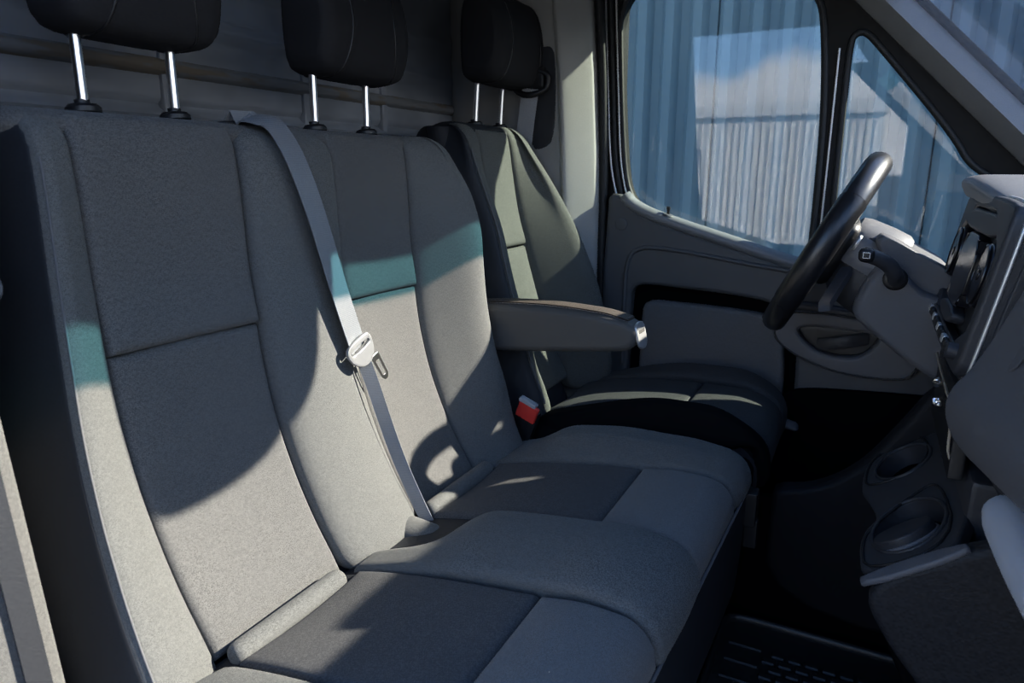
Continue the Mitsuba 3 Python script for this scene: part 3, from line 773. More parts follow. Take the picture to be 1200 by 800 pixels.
def d_far(z):
    w = 1.388 - 0.055 * sm(0.80, 1.12, z) ** 1.3
    k = float(FK(z)) * 1.20
    return [(-0.016, 1.2650), (0.004, 1.268), (0.30 * k, 1.290), (0.64 * k, 1.318), (0.92 * k, w - 0.048), (k, w - 0.026), (0.90 * k, w - 0.008), (0.6 * k, w), (0.0, w - 0.012), (-0.09, w - 0.07), (-0.13, w - 0.09), (-0.15, 1.30)]


put('far_bolster', bolster(XD, d_far, 0.40, 1.104), 'fabric_driver', 45, parent=D)
put('top_roll', loft(rounded_ends([np.c_[chaikin(np.array([(-0.052, 1.070), (-0.056, 1.094), (-0.09, 1.108), (-0.14, 1.108), (-0.175, 1.09), (-0.18, 1.04), (-0.09, 1.04)]), 2), np.full(28, y)][:, [0, 2, 1]] for y in stations(1.045, 1.345, 14, 0.04)], 0.04, stations(1.045, 1.345, 14, 0.04))), 'seat_side', 45, parent=D)
headrest(D, -0.070, 1.282, 1.205, 0.285, 0.22, 0.12, 'headrest_cloth', -0.115, 1.270, 1.104, 0.068, 0)

DC = spline([(0.150, 0.405), (0.21, 0.430), (0.30, 0.448), (0.40, 0.458), (0.49, 0.462), (0.58, 0.462), (0.63, 0.454), (0.665, 0.436), (0.685, 0.405), (0.688, 0.37), (0.675, 0.33)], 400)
DCS = np.r_[0, np.cumsum(np.linalg.norm(np.diff(DC, axis=0), axis=1))]
dsx = lambda x: s_of_x(x, DC, DCS)
dp = lambda s0, s1, y0, y1, lift, mat, name='cushion_panel', **kw: put(name, seat_panel(s0, s1, y0, y1, lift, DC, DCS, **kw), mat, 60, parent=D)
put('cushion_core', loft([np.c_[np.vstack([along(DC, DCS, np.linspace(0.02, DCS[-1] * 0.98, 30)) - [0.012, 0.018], [[0.62, 0.30], [0.14, 0.30]]]), np.full(32, y)][:, [0, 2, 1]] for y in (1.0, 1.2, 1.40)]), 'seat_side', 30, parent=D)
fs = DCS[-1] * 0.985
taper = lambda s: 0.045 * sm(dsx(0.50), fs, s) ** 2
dp(dsx(0.16), dsx(0.488), 1.0605, 1.3195, lambda x, y, s: -0.006 * bump((y - 1.06) / 0.26), 'driver_cloth', 'cushion_insert', puff=0.006)
dp(dsx(0.49), fs, lambda s: 1.0605 + 0.3 * taper(s), lambda s: 1.3195 - 0.3 * taper(s), None, 'driver_cloth', 'cushion_front', puff=0.006)
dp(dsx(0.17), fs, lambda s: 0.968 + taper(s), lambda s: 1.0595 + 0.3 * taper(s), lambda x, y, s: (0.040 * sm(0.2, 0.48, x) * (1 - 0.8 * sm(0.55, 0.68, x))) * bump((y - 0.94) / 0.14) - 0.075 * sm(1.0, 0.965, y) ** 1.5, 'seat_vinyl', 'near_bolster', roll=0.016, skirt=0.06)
dp(dsx(0.17), fs, lambda s: 1.3205 - 0.3 * taper(s), lambda s: 1.425 - taper(s), lambda x, y, s: (0.026 * sm(0.2, 0.45, x) * (1 - 0.8 * sm(0.55, 0.68, x))) * bump((y - 1.30) / 0.16) - 0.06 * sm(1.39, 1.428, y) ** 1.5, 'driver_cloth', 'far_bolster', roll=0.016, skirt=0.06)
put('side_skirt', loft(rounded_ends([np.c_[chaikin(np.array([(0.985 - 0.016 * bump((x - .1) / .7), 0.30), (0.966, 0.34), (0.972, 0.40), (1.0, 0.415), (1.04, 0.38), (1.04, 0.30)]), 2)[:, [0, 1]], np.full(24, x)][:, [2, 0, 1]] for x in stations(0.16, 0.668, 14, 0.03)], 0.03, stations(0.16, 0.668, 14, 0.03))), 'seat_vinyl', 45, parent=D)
put('base', box(0.10, 0.60, 1.02, 1.38, 0.0, 0.31, 0.012), 'plastic_black', 35, parent=D)
put('tilt_lever', loft([np.c_[np.full(12, x), 1.36 + circle(0.022, 12)[:, 0] * k, 0.385 - (x - 0.62) * 0.2 + circle(0.012, 12)[:, 1] * k] for x, k in ((0.62, 1), (0.68, 1), (0.715, 0.9), (0.722, 0.5))]), 'plastic_grey', 40, parent=D, label='grey lever under the front corner')
bk = put('buckle', frame(prism(chaikin([(-0.028, -0.05), (0.028, -0.05), (0.026, 0.035), (0.022, 0.045), (-0.022, 0.045), (-0.026, 0.035)], 1), 0.024, 0.005), (0.165, 0.955, 0.418), (0.75, 0, -0.30), (0.25, -0.05, 0.9)), 'plastic_black', 35, parent=D, label='black belt buckle with a red button')
put('button', frame(rbox((0, 0.030, 0.004), (0.050, 0.040, 0.012), 0.003), (0.165, 0.950, 0.418) + np.array([0.004, -0.022, 0.010]), (0.75, 0, -0.30), (0.25, -0.05, 0.9)), 'red_plastic', 35, parent=bk, label='red release button')
put('highlight_lip', frame(rbox((-0.006, 0.052, 0.002), (0.044, 0.012, 0.016), 0.003), (0.165, 0.950, 0.418) + np.array([0.004, -0.022, 0.010]), (0.75, 0, -0.30), (0.25, -0.05, 0.9)), 'pale_plastic', 35, parent=bk, label='pale piece painted as the sunlit top of the buckle')  # pale bar stands for the sun highlight on the buckle top
put('rear_cover', box(0.03, 0.16, 0.955, 1.01, 0.28, 0.42, 0.02), 'plastic_black', 35, parent=D)

# ------------------------------------------------------------------ belts


def ribbon(path, normals, w=0.046, t=0.0016):
    p, n = np.asarray(path, float), np.asarray(normals, float)
    tg = np.gradient(p, axis=0)
    tg /= np.linalg.norm(tg, axis=1, keepdims=True)
    a = np.cross(tg, n)
    a /= np.linalg.norm(a, axis=1, keepdims=True)
    n = np.cross(a, tg)
    return loft([np.array([q - b * w / 2 - m * t / 2, q + b * w / 2 - m * t / 2, q + b * w / 2 + m * t / 2, q - b * w / 2 + m * t / 2]) for q, b, m in zip(p, a, n)])


K = 'seat_belt'
tag(K, 'grey lap and shoulder belt hanging down the middle of the bench back', 'seat belt')
bp_ = spline([(-0.085, 0.385, 1.046), (-0.050, 0.390, 1.066), (-0.008, 0.398, 1.060), (0.030, 0.413, 1.00), (0.042, 0.435, 0.92), (0.050, 0.470, 0.79), (0.056, 0.502, 0.685)], 60)
put('webbing', ribbon(bp_, [(1, 0.10, 0.15)] * 60), 'webbing', 40, parent=K)
lp = spline([(0.058, 0.506, 0.675), (0.075, 0.520, 0.60), (0.105, 0.528, 0.50), (0.150, 0.532, 0.40), (0.185, 0.530, 0.345)], 40)
put('lower_webbing', ribbon(lp, [(math.cos(a), math.sin(a) * -1, 0.2) for a in np.linspace(0.9, 1.35, 40)], 0.024), 'webbing', 40, parent=K)
o, ex, ey = np.array([0.061, 0.503, 0.676]), np.array([0.05, 0.90, 0.42]), np.array([-0.15, -0.42, 0.90])
plate = chaikin([(-0.034, 0.020), (-0.030, -0.004), (-0.012, -0.022), (0.012, -0.022), (0.028, -0.006), (0.034, 0.024), (0.020, 0.030), (-0.022, 0.030)], 2)
slot = chaikin([(-0.024, 0.018), (-0.024, 0.010), (0.024, 0.010), (0.024, 0.018)], 1)
pk = put('latch_plate', frame(prism([resample(plate, 48, True), resample(slot, 24, True)], 0.008, 0.003), o, ex, ey), 'latch_grey', 40, parent=K, label='pale metal latch plate')
tong = np.array([(0.004, -0.016), (0.024, -0.016), (0.023, -0.062), (0.018, -0.070), (0.010, -0.070), (0.005, -0.062)])
hole = np.array([(0.009, -0.028), (0.019, -0.028), (0.0185, -0.060), (0.0095, -0.060)])
put('tongue', frame(prism([resample(tong, 40, True), resample(hole, 24, True)], 0.003, 0.0008), o + np.array([0.003, 0.006, 0.002]), ex, ey), 'steel_bright', 40, parent=pk)
put('outlet', frame(prism([resample(chaikin([(-0.045, -0.014), (0.045, -0.014), (0.045, 0.014), (-0.045, 0.014)], 2), 40, True), resample(chaikin([(-0.03, -0.005), (0.03, -0.005), (0.03, 0.005), (-0.03, 0.005)], 1), 30, True)], 0.012, 0.003), (-0.062, 0.392, 1.058), (0.0, 1, 0.0), (1, 0, 0.2)), 'plastic_black', 40, parent=K)

put('buckle_pocket', loft(rounded_ends([np.c_[np.full(24, 0.085 + t), 0.496 + circle(0.031, 24)[:, 0], 0.366 - 0.08 * (t - 0.02) + circle(0.029, 24)[:, 1] * 0.8] for t in stations(0, 0.145, 8, 0.03)], 0.03, stations(0, 0.145, 8, 0.03))), 'fabric_bolster', 45, parent=B)

K2 = 'seat_belt_001'
tag(K2, 'black driver belt running down the far pillar from its loop', 'seat belt')
put('webbing', ribbon(spline([(-0.03, 1.362, 1.215), (-0.05, 1.362, 1.08), (-0.08, 1.362, 0.80), (-0.12, 1.362, 0.40)], 30), [(0.3, -1, 0)] * 30), 'webbing', 40, parent=K2)
put('loop', cat(tube(spline([(-0.075, 1.360, 1.205), (-0.03, 1.350, 1.190), (0.015, 1.360, 1.205), (0.02, 1.365, 1.235), (-0.03, 1.360, 1.255), (-0.08, 1.365, 1.235)], 30), 0.008, 10, (0, 1, 0)), box(-0.07, 0.01, 1.357, 1.382, 1.205, 1.262, 0.009)), 'plastic_black', 40, parent=K2)

put('door_seal', ribbon(spline([(0.044, -0.086, 1.10), (0.066, -0.086, 0.80), (0.094, -0.086, 0.53), (0.125, -0.088, 0.25)], 30), [(1, -0.25, 0.1)] * 30, 0.022, 0.006), 'plastic_dark', 40, parent=pp, label='dark seal strip down the pillar')
put('anchor_button', frame(lathe([(0.0, 0.0), (0.020, 0.0), (0.022, 0.006), (0.018, 0.014), (0.0, 0.018)], 28), (0.030, -0.045, 0.868), (0, 1, 0), (-0.3, 0, 1)), 'plastic_grey', 35, parent=pp, label='round grey button on the near pillar')
put('belt_slide', box(0.01, 0.035, -0.072, -0.036, 0.90, 1.10, 0.008), 'plastic_dark', 35, parent=pp)

# ================================================================== DASHBOARD
A = 'dashboard'
tag(A, 'dark grey plastic dashboard across the front of the cab', 'dashboard')


def across(profile, ys, k=2, shift=None):
    """a body lofted across the cab (along y) from an (x, z) outline; shift(y) moves the outline in x and z."""
    p = chaikin(np.asarray(profile, float), k)
    L = [np.c_[p[:, 0] + (shift(y)[0] if shift else 0), np.full(len(p), y), p[:, 1] + (shift(y)[1] if shift else 0)] for y in ys]
    return loft(L)


def rounded_across(profile, y0, y1, r=0.012, k=2, n=10, skew=0.0):
    ys = stations(y0, y1, n, r)
    p = chaikin(np.asarray(profile, float), k)
    L = np.array([np.c_[p[:, 0], np.full(len(p), y), p[:, 1]] for y in ys])
    c = L.mean(1, keepdims=True)
    size = np.ptp(p, axis=0).min() / 2
    d = np.minimum(ys - ys[0], ys[-1] - ys)
    kk = 1 - (r / size) * (1 - np.sqrt(np.clip(1 - np.clip((r - d) / r, 0, 1) ** 2, 0, 1)))
    L = c + (L - c) * kk[:, None, None]
    L[..., 0] += skew * np.clip(0.60 - L[..., 1], 0, 0.42) * np.clip((1.25 - L[..., 0]) / 0.2, 0, 1)     # the panel curves away towards the door
    return loft(L)


# the passenger's panel with its glove box, the centre, and the driver's side
put('passenger_panel', rounded_across([(1.045, 0.955), (1.022, 0.90), (1.000, 0.835), (0.968, 0.745), (0.940, 0.705), (0.943, 0.668), (0.962, 0.632), (1.00, 0.608), (1.06, 0.590), (1.20, 0.58), (1.28, 0.60), (1.28, 0.93), (1.15, 0.958)], 0.02, 0.625, 0.015, n=24, skew=0.25), 'dash_plastic', 40, parent=A)
put('centre_stack', rounded_across([(1.055, 0.95), (1.018, 0.94), (0.992, 0.84), (0.974, 0.73), (0.970, 0.69), (0.985, 0.62), (1.03, 0.55), (1.28, 0.52), (1.28, 0.93)], 0.628, 1.135, 0.006, 1), 'plastic_dark', 40, parent=A)
put('driver_panel', rounded_across([(1.25, 0.915), (1.10, 0.86), (1.02, 0.79), (0.990, 0.72), (0.985, 0.66), (1.02, 0.58), (1.28, 0.52), (1.28, 0.91)], 1.138, 1.435, 0.01, 1), 'plastic_dark', 40, parent=A)
padz = lambda y: (0.030 * (1 - sm(0.62, 1.05, y)), -0.044 * (1 - sm(0.60, 1.08, y)))
put('top_pad', across([(0.972, 0.955), (0.968, 0.970), (0.985, 0.981), (1.05, 0.981), (1.22, 0.977), (1.265, 0.965), (1.26, 0.92), (1.05, 0.93), (0.985, 0.935)], np.r_[np.linspace(-0.02, 1.135, 30)], 2, padz), 'dash_top', 45, parent=A, label='smooth grey dashboard top')

# bezel frame: e1 across, e2 up the face, e3 towards the cab
e1, e2 = np.array([0, -1.0, 0]), np.array([0.038, 0, 0.223]) / math.hypot(0.038, 0.223)
e3 = np.cross(e1, e2)                                                    # points to the rear, out of the face
O = np.array([0.9695, 0.88, 0.8325])                                     # its middle
on = lambda a, b, c=0.0: O + e1 * a + e2 * b + e3 * c
face = lambda m, a, b, c=0.0: frame(m, on(a, b, c), e1, e2)
C_ = 'centre_console'
tag(C_, 'upright centre console with blank screen between two round air vents', 'console')
bez = resample(chaikin([(-0.235, 0.120), (0.235, 0.120), (0.250, 0.100), (0.248, -0.105), (0.240, -0.118), (-0.240, -0.118), (-0.248, -0.105), (-0.250, 0.100)], 2), 90, True)
win = resample(chaikin([(-0.218, 0.098), (0.218, 0.098), (0.220, -0.100), (-0.220, -0.100)], 1), 60, True)
put('bezel', face(prism([bez, win], 0.040, 0.006, 3), 0, 0, -0.036), 'plastic_dark', 40, parent=C_)
rim = np.array(bez)
put('rim_strip', sweep(np.array([on(a * 1.004, b * 1.004, -0.012) for a, b in rim]), circle(0.0028, 8), e3, False, True), 'pale_metal', True, parent=C_, label='thin bright strip round the edge')
put('inner_panel', face(prism(win, 0.024, 0.003), 0, 0, -0.034), 'plastic_black', 40, parent=C_)
put('top_tray_lid', face(prism(resample(chaikin([(-0.21, 0.062), (0.21, 0.062), (0.212, 0.096), (-0.212, 0.096)], 1), 50, True), 0.016, 0.005, 3), 0, 0, -0.012), 'plastic_dark', 40, parent=C_, label='smooth lid across the top')
sc = put('screen', face(prism(resample(chaikin([(-0.078, -0.045), (0.078, -0.045), (0.078, 0.052), (-0.078, 0.052)], 1), 40, True), 0.012, 0.003), 0, 0, -0.010), 'screen_glass', 40, parent=C_, label='dark glossy screen')
put('screen_frame', face(prism([resample(chaikin([(-0.086, -0.052), (0.086, -0.052), (0.086, 0.060), (-0.086, 0.060)], 1), 40, True), resample(np.array([(-0.079, -0.046), (0.079, -0.046), (0.079, 0.053), (-0.079, 0.053)]), 40, True)], 0.016, 0.002), 0, 0, -0.010), 'gloss_black', 40, parent=C_)
put('reflection_tab', face(prism(chaikin([(-0.02, -0.012), (0.02, -0.012), (0.025, 0.012), (-0.01, 0.014)], 2), 0.002, 0.0006), 0.050, -0.030, 0.0025), 'pale_plastic', 35, parent=sc, label='pale patch painted as a reflection at the foot of the screen')  # pale sliver drawn in place of a reflection on the glass
for a in (0.180, -0.165):
    v = put('air_vent', face(lathe([(0.036, -0.01), (0.043, -0.01), (0.045, 0.004), (0.043, 0.012), (0.040, 0.014), (0.037, 0.011), (0.036, 0.0)], 48), a, 0.016, -0.008), 'gloss_black', 40, parent=C_, label='round turbine air vent')
    put('ring', face(lathe([(0.0405, 0.012), (0.0420, 0.0130), (0.0414, 0.0145), (0.0398, 0.0150), (0.0390, 0.0135)], 48), a, 0.016, -0.006), 'gloss_black', 40, parent=v)
    for q in range(10):
        an = q * math.pi / 5
        bl = rbox((0.023, 0, 0), (0.026, 0.010, 0.0022), 0.001, 1)
        bl.apply_transform(trimesh.transformations.rotation_matrix(0.6, (1, 0, 0)))
        bl.apply_transform(trimesh.transformations.rotation_matrix(an, (0, 0, 1)))
        put('blade', face(bl, a, 0.016, 0.004), 'gloss_black', False, parent=v)
    put('hub', face(lathe([(0.0, 0.0), (0.009, 0.0), (0.009, 0.006), (0.007, 0.009), (0.0, 0.010)], 24), a, 0.016, 0.0), 'gloss_black', 40, parent=v)
    put('back_plate', face(lathe([(0.0, -0.006), (0.042, -0.006), (0.042, -0.002), (0.0, -0.002)], 24), a, 0.016, 0.0), 'plastic_black', 40, parent=v)
put('lower_lid', face(prism(resample(chaikin([(-0.075, -0.078), (0.075, -0.078), (0.085, -0.052), (-0.085, -0.052)], 1), 40, True), 0.022, 0.005, 3), 0, 0, -0.012), 'plastic_dark', 40, parent=C_)
sw = put('switch_strip', face(rbox((0, -0.092, 0.0), (0.40, 0.020, 0.016), 0.004), 0, 0, 0), 'gloss_black', 40, parent=C_, label='glossy row of switches')
for q in range(12):
    put('switch', face(rbox((-0.165 + q * 0.030, -0.092, 0.010), (0.022, 0.013, 0.008), 0.003), 0, 0, 0), 'plastic_black' if q % 3 else 'pale_metal', 35, parent=sw)
put('knob', face(lathe([(0.0, 0), (0.012, 0), (0.011, 0.016), (0.0, 0.018)], 20), 0.205, -0.088, 0.0), 'plastic_dark', 40, parent=C_)

# round lock on the passenger's panel
put('glove_box_lock', frame(lathe([(0.0, 0.0), (0.030, 0.0), (0.030, 0.001), (0.027, 0.0025), (0.0, 0.0025)], 32), (0.999, 0.545, 0.785), (0.0, -1, 0.0), (0.33, 0, 0.94)), 'dash_plastic', 40, parent=A)

# open slot between the stack and the cup holders
so = 'storage_slot'
tag(so, 'narrow dark open slot under the console with a thin tan edge', 'tray')
put('body', cat(box(0.965, 0.985, 0.69, 1.02, 0.555, 0.675, 0.004)), 'plastic_black', 35, parent=so)
put('edge', tube(spline([(0.958, 0.99, 0.672), (0.956, 0.76, 0.668), (0.960, 0.70, 0.655), (0.962, 0.695, 0.595), (0.975, 0.695, 0.575)], 30), 0.0022, 6, (1, 0, 0)), 'tan_edge', True, parent=so)
for i, (x, y, z) in enumerate(((0.948, 0.80, 0.668), (0.950, 0.79, 0.640))):
    b = trimesh.creation.icosphere(2, 0.007)
    b.vertices *= (0.6 + 0.8 * meshkit.noise(b.vertices * 260 + 5 * i, i))[:, None]
    b.apply_translation((x, y, z))
    tag(put('foil_scrap', b, 'chrome', False), ('upper' if i == 0 else 'lower') + ' crumpled silver foil scrap at the slot beside the dashboard edge', 'foil', None)

# ------------------------------------------------------------------ lower console with the cup holders
H = 'cup_holder_console'
tag(H, 'dark lower console holding two cup holders above the footwell', 'console')
c1, c2 = np.array([0, -1.0, 0]), np.array([0.12, 0, 0.09]) / 0.15         # c1 towards the near side, c2 forward and up the sloping top
c3 = np.cross(c1, c2)
if c3[2] < 0:
    c3 = -c3
HO = np.array([0.930, 0.80, 0.4700])


def top(m, y, u, c=0.0):                                                # local x = across (to the far side), local y = up the slope
    return frame(m, HO + np.array([0, y - 0.80, 0]) + c2 * u + c3 * c, (0, -1, 0) if False else (0, -1.0, 0), c2)


# outline of the top in (across, up the slope); across grows to the near side
out = [(0.225, -0.072), (0.110, -0.082), (0.055, -0.070), (0.040, -0.048), (-0.070, -0.072), (-0.10, -0.082), (-0.215, -0.078), (-0.275, -0.045), (-0.30, 0.03), (-0.30, 0.09), (0.235, 0.09)]
outc = resample(chaikin(out, 2), 110, True)
h1 = resample(np.array([(0.098 + 0.080 * math.cos(t), -0.002 + 0.055 * math.sin(t)) for t in np.arange(40) * math.pi / 20]), 50, True)
h2 = resample(np.array([(-0.165 + 0.068 * math.cos(t), -0.002 + 0.050 * math.sin(t)) for t in np.arange(40) * math.pi / 20]), 50, True)
flip = (lambda m: m)
sgn = np.sign(np.dot(np.cross((0, -1.0, 0), c2), c3))


def topm(rings, h, y, u, c, bev=0.004, n=2):
    m = prism(rings, h, bev, n)
    if sgn < 0:
        m.vertices[:, 2] *= -1
        m.invert()
    return top(m, y, u, c)


put('top_plate', topm([outc, h1, h2], 0.022, 0.80, 0, -0.022, 0.005, 3), 'plastic_dark', 40, parent=H)
for (cx, cu, ra, rb), nm in (((0.098, -0.002, 0.080, 0.055), 'near'), ((-0.165, -0.002, 0.068, 0.050), 'far')):
    a = np.arange(48) * 2 * np.pi / 48
    ring = lambda k, d: np.array([HO + np.array([0, -(cx + ra * k * math.cos(t)), 0]) + c2 * (cu + rb * k * math.sin(t)) + c3 * d for t in a])
    cup = put('cup_holder', loft([ring(1.0, -0.002), ring(0.99, -0.02), ring(0.92, -0.075), ring(0.90, -0.082), ring(0.96, -0.086), ring(1.04, -0.02), ring(1.03, -0.004)], False) if False else loft([ring(1.03, -0.006), ring(1.0, -0.003), ring(0.99, -0.02), ring(0.92, -0.075), ring(0.02, -0.078)], False), 'plastic_dark', 40, parent=H)
    put('lip', sweep(np.array([HO + np.array([0, -(cx + ra * 1.02 * math.cos(t)), 0]) + c2 * (cu + rb * 1.02 * math.sin(t)) + c3 * 0.0005 for t in a]), circle(0.003, 8), c3, False, True), 'plastic_dark', True, parent=cup)
# raised border of the near holder
brd = resample(chaikin([(0.205, -0.066), (0.115, -0.074), (0.065, -0.062), (0.000, 0.010), (-0.02, 0.055), (0.205, 0.062)], 2), 80, True)
put('border', sweep(np.array([HO + np.array([0, -q[0], 0]) + c2 * q[1] + c3 * 0.001 for q in brd]), circle(0.0022, 6), c3, False, True), 'plastic_black', True, parent=H)
brd2 = resample(chaikin([(-0.095, -0.072), (-0.20, -0.070), (-0.255, -0.045), (-0.27, 0.045), (-0.10, 0.045)], 2), 70, True)
put('border', sweep(np.array([HO + np.array([0, -q[0], 0]) + c2 * q[1] + c3 * 0.001 for q in brd2]), circle(0.0022, 6), c3, False, True), 'plastic_black', True, parent=H)
put('edge_strip', topm(resample(chaikin([(0.206, -0.074), (0.236, -0.074), (0.240, 0.072), (0.210, 0.072)], 1), 40, True), 0.010, 0.80, 0, -0.006, 0.004, 3), 'plastic_grey', 40, parent=H, label='lighter grey strip along the near edge')
# the flap in the near holder
a = np.arange(40) * 2 * np.pi / 40
disc = lambda k, d, r1=0.052, r2=0.044: np.array([HO + np.array([0, -(0.118 + r1 * k * math.cos(t)), 0]) + c2 * (-0.010 + r2 * k * math.sin(t)) + c3 * (d + 0.012 * math.cos(t)) for t in a])
cupl = 'cup_holder_console__cup_holder'
put('flap', loft([disc(0.9, -0.014), disc(1.0, -0.011), disc(1.0, 0.002), disc(0.94, 0.006)]), 'plastic_dark', 40, parent=cupl, label='round flap in the near cup holder')
put('flap_edge', sweep(disc(1.0, -0.0105), circle(0.0035, 8), c3, False, True), 'plastic_grey', True, parent=cupl)
# front apron towards the passenger's footwell, grained
prof = [(0.866, 0.424), (0.985, 0.513), (1.06, 0.545), (1.20, 0.53), (1.20, 0.06), (1.08, 0.08), (1.02, 0.18), (0.965, 0.285), (0.915, 0.340)]
put('apron', xz_prism(resample(chaikin(prof, 2), 90, True), 0.565, 0.60, 0.012, 4), 'apron_grain', 40, parent=H, label='grained dark apron facing the passenger')
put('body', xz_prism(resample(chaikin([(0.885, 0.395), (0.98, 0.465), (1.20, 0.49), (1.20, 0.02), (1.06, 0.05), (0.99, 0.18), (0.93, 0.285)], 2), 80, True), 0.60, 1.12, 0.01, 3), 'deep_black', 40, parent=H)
# the side fairing that sweeps down to the tunnel
fair = [(0.70, 0.05), (0.70, 0.32), (0.715, 0.334), (0.78, 0.345), (0.86, 0.405), (0.93, 0.52), (0.972, 0.60), (1.05, 0.62), (1.20, 0.60), (1.20, 0.05)]
put('side_fairing', xz_prism(resample(chaikin(fair, 2), 90, True), 1.045, 1.095, 0.015, 4), 'fairing_black', 40, parent=H)
put('console_post', box(0.990, 1.10, 0.66, 1.10, 0.47, 0.57, 0.01), 'plastic_dark', 35, parent=H)

# pale tray lip under the passenger's panel
pod = 'tray_lip'
lipc = spline([(1.004, 0.520, 0.600), (1.012, 0.450, 0.586), (1.030, 0.360, 0.565), (1.055, 0.270, 0.545), (1.09, 0.15, 0.53)], 24)
put(pod, loft(rounded_ends([np.c_[x + circle(0.027, 20)[:, 0], np.full(20, y), z + circle(0.027, 20)[:, 1]] for x, y, z in lipc], 0.04, -lipc[:, 1])), 'pale_plastic', 50)
tag(pod, 'pale grey rounded plastic lip below the passenger side of the dashboard', 'tray')

# ================================================================== STEERING
W = 'steering_wheel'
tag(W, 'glossy black steering wheel seen edge on', 'steering wheel')
WC, wn = np.array([0.747, 1.175, 0.838]), np.array([-0.893, 0, 0.450])    # wn: towards the driver
wu = np.array([0.450, 0, 0.893]); wy = np.array([0, 1.0, 0])
wa = lambda r, t, d=0.0: WC + wu * r * math.cos(t) + wy * r * math.sin(t) + wn * d
Rw = 0.184


def rim_part(t0, t1, n, r1=0.0165, r2=0.0185):
    return sweep(np.array([wa(Rw, t) for t in np.linspace(t0, t1, n)]), circle(r1, 16, r2), wn)


seg = [(-0.95, 0.95), (0.955, 2.20), (2.205, 4.07), (4.075, 5.33)]
for i, (a0, a1) in enumerate(seg):
    put('rim', rim_part(a0, a1, 40, 0.0225 if i % 2 == 0 else 0.0235, 0.025 if i % 2 == 0 else 0.026), 'wheel_lacquer' if i % 2 == 0 else 'wheel_leather', 50, parent=W)
hubp = chaikin([(-0.085, 0.045), (-0.06, 0.075), (0.06, 0.075), (0.085, 0.045), (0.07, -0.05), (0.03, -0.075), (-0.03, -0.075), (-0.07, -0.05)], 2)
put('hub', frame(prism(hubp, 0.055, 0.016, 4), WC - wn * 0.045, -wy, wu), 'plastic_black', 40, parent=W)
for t in (1.57, -1.57, 3.1416):
    put('spoke', loft([np.array([wa(r, t, -0.012 + 0.01 * (r / Rw)) + np.cross(wn, wa(1, t) - WC) * w * s + wn * q for s, q in ((-1, 0.004), (-0.6, 0.009), (0.6, 0.009), (1, 0.004), (1, -0.006), (-1, -0.006))]) for r, w in ((0.05, 0.034), (0.10, 0.024), (0.15, 0.020), (0.178, 0.024))]), 'gloss_black' if t < 3 else 'plastic_dark', 40, parent=W)
for s in (-1, 1):
    put('paddle', frame(prism(chaikin([(-0.02, -0.012), (0.02, -0.016), (0.026, 0.012), (-0.014, 0.022)], 2), 0.006, 0.002), wa(0.11, 1.2 * s, -0.045), wy * -s, wu), 'pale_metal' if s < 0 else 'plastic_black', 40, parent=W)

Q = 'steering_column'
tag(Q, 'dark plastic steering column shroud with control stalks beneath the wheel', 'steering column')
sh = [np.c_[np.zeros(24), circle(1, 24)] for _ in range(6)]
L = []
for d, hw, hh, dz in ((0.045, 0.058, 0.052, 0.0), (0.060, 0.070, 0.066, 0.0), (0.10, 0.074, 0.072, 0.0), (0.16, 0.078, 0.074, -0.004), (0.21, 0.080, 0.070, -0.008), (0.24, 0.076, 0.06, -0.012)):
    sq = chaikin(np.array([(-hw, -hh * 0.8), (-hw, hh * 0.75), (-hw * 0.8, hh), (hw * 0.8, hh), (hw, hh * 0.75), (hw, -hh * 0.8), (hw * 0.5, -hh * 1.25), (-hw * 0.5, -hh * 1.25)]), 2)
    L.append(np.array([WC - wn * d + wy * a + wu * (b + dz) for a, b in sq]))
put('shroud', loft(L), 'plastic_dark', 40, parent=Q)
ucv = lambda d, r: np.array([WC - wn * d + wy * r * math.sin(t) + wu * (0.018 + 0.92 * r * math.cos(t)) for t in np.linspace(-1.9, 1.9, 28)])
put('upper_cover', loft([ucv(0.030, 0.060), ucv(0.036, 0.071), ucv(0.050, 0.076), ucv(0.095, 0.080), ucv(0.128, 0.080), ucv(0.138, 0.074), ucv(0.142, 0.060)]), 'dash_top', 40, parent=Q, label='rounded upper cover')
put('cluster_hood', rounded_across([(0.838, 0.850), (0.842, 0.868), (0.856, 0.872), (0.930, 0.830), (0.985, 0.800), (0.985, 0.74), (0.90, 0.76)], 1.085, 1.345, 0.012), 'dash_plastic', 45, parent=Q, label='instrument hood')
put('lower_housing', rounded_across([(0.866, 0.828), (0.842, 0.806), (0.818, 0.752), (0.813, 0.716), (0.852, 0.684), (0.913, 0.636), (0.965, 0.604), (0.985, 0.60), (0.985, 0.74), (0.980, 0.752), (0.945, 0.764), (0.925, 0.770), (0.898, 0.798)], 1.050, 1.33, 0.016, 1), 'dash_plastic', 45, parent=Q)
st = put('stalk', tube(spline([(0.880, 1.06, 0.792), (0.880, 1.02, 0.794), (0.876, 0.995, 0.808), (0.862, 0.985, 0.826), (0.840, 0.975, 0.838), (0.824, 0.970, 0.842)], 40), 0.0135, 14, (0, 1, 0.2)), 'plastic_dark', 50, parent=Q, label='bent control stalk with a square tip')
put('tip', rbox((0.828, 0.966, 0.842), (0.026, 0.026, 0.024), 0.008), 'plastic_black', 40, parent=st)
put('tip_mark', cat(box(0.822, 0.834, 0.9505, 0.9525, 0.8465, 0.8480, 0.0005), box(0.822, 0.834, 0.9505, 0.9525, 0.8370, 0.8385, 0.0005), box(0.822, 0.8235, 0.9505, 0.9525, 0.8370, 0.8480, 0.0005), box(0.8325, 0.834, 0.9505, 0.9525, 0.8370, 0.8480, 0.0005)), 'pale_metal', False, parent=st)
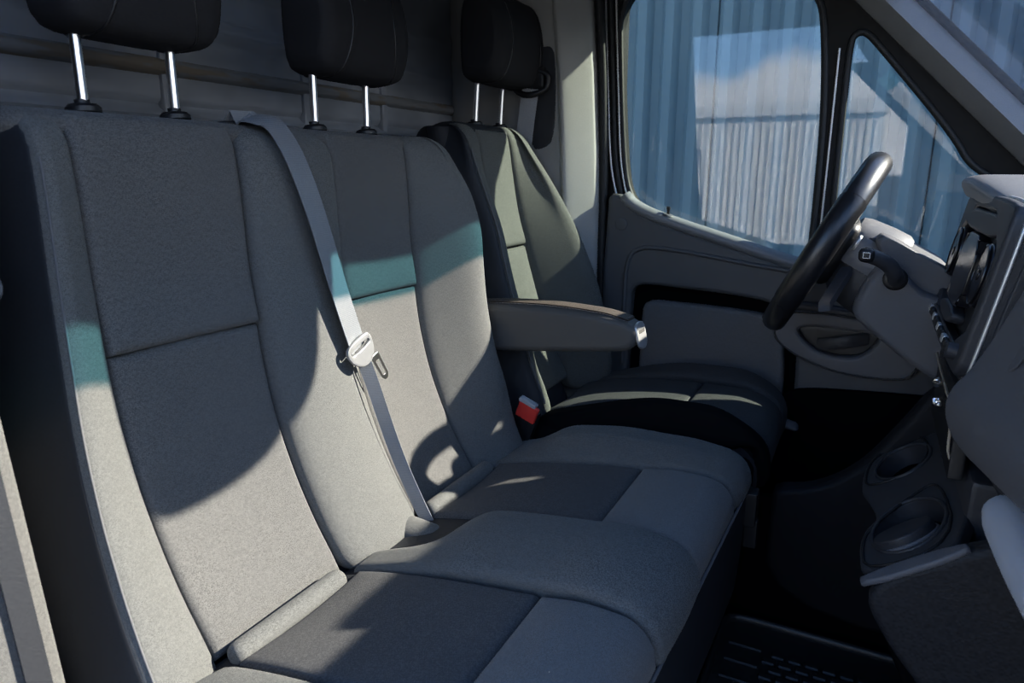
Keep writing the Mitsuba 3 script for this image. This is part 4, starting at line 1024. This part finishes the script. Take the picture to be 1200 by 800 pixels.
put('socket', frame(lathe([(0.0, 0), (0.021, 0), (0.021, 0.008), (0.016, 0.012), (0.0, 0.012)], 28), (0.880, 1.052, 0.792), (1, 0, 0), (0, 0, 1)), 'plastic_black', 40, parent=st)
put('stalk', loft([np.array([(0.795 - 0.022 * t, 1.10 - 0.06 * t, 0.795 - 0.045 * t) + np.array(q) for q in ((-0.010, 0.004, 0.007), (0.010, 0.004, 0.010), (0.012, -0.004, -0.006), (-0.008, -0.004, -0.010))]) for t in (0, 0.5, 1.0, 1.35)]), 'plastic_dark', 40, parent=Q)

# unseen housing on the windscreen, added and shaped to cast the double bench's shade
R_ = 'shade_housing'
tag(R_, 'unseen dark housing at the top middle of the windscreen shaped to shade the bench', 'housing')
hp = chaikin([(-0.21, -0.03), (-0.192, 0.05), (-0.165, 0.12), (-0.132, 0.21), (-0.115, 0.262), (-0.08, 0.268), (0.02, 0.262), (0.10, 0.235), (0.150, 0.16), (0.140, 0.06), (0.115, -0.03)], 2)
put('shell', frame(prism(hp, 0.035, 0.01, 3), ws(0.0, 0.80) + np.array([-0.005, 0, -0.005]), (0, 1, 0), (0.7071, 0, -0.7071)), 'plastic_black', 40, parent=R_)

# ================================================================== FOOTWELL
F_ = 'floor_mat'
tag(F_, 'black rubber floor mat with raised tread in the passenger footwell', 'floor mat')
put('base', cat(box(0.63, 1.20, 0.02, 1.03, 0.001, 0.012, 0.003)), 'mat_rubber', 35, parent=F_)
put('rim', sweep(np.array([(x, y, 0.018) for x, y in resample(chaikin(resample([(0.635, 0.03), (1.19, 0.03), (1.19, 1.02), (0.635, 1.02)], 60, True), 2), 160, True)]), circle(0.008, 8, 0.012), (0, 0, 1), False, True), 'mat_rubber', True, parent=F_)
blk = ply(rbox((0, 0, 0.005), (0.028, 0.018, 0.010), 0.003, 1), 'mat_rubber', False)
for i in range(14):
    for j in range(20):
        x, y = 0.74 + i * 0.032 + (0.016 if j % 2 else 0.0), 0.46 + j * 0.0245
        if x < 1.15:
            put('tread_block', blk, None, parent=F_, to_world=T().translate([x, y, 0.010]))
for k in range(7):
    put('ridge', rbox((0.69, 0.60 + k * 0.055, 0.014), (0.07, 0.008, 0.008), 0.003, 1), 'mat_rubber', False, parent=F_)
put('wall_tunnel', box(0.40, 1.28, 1.06, 1.085, 0.0, 0.30, 0.004), 'deep_black', False, kind=S)
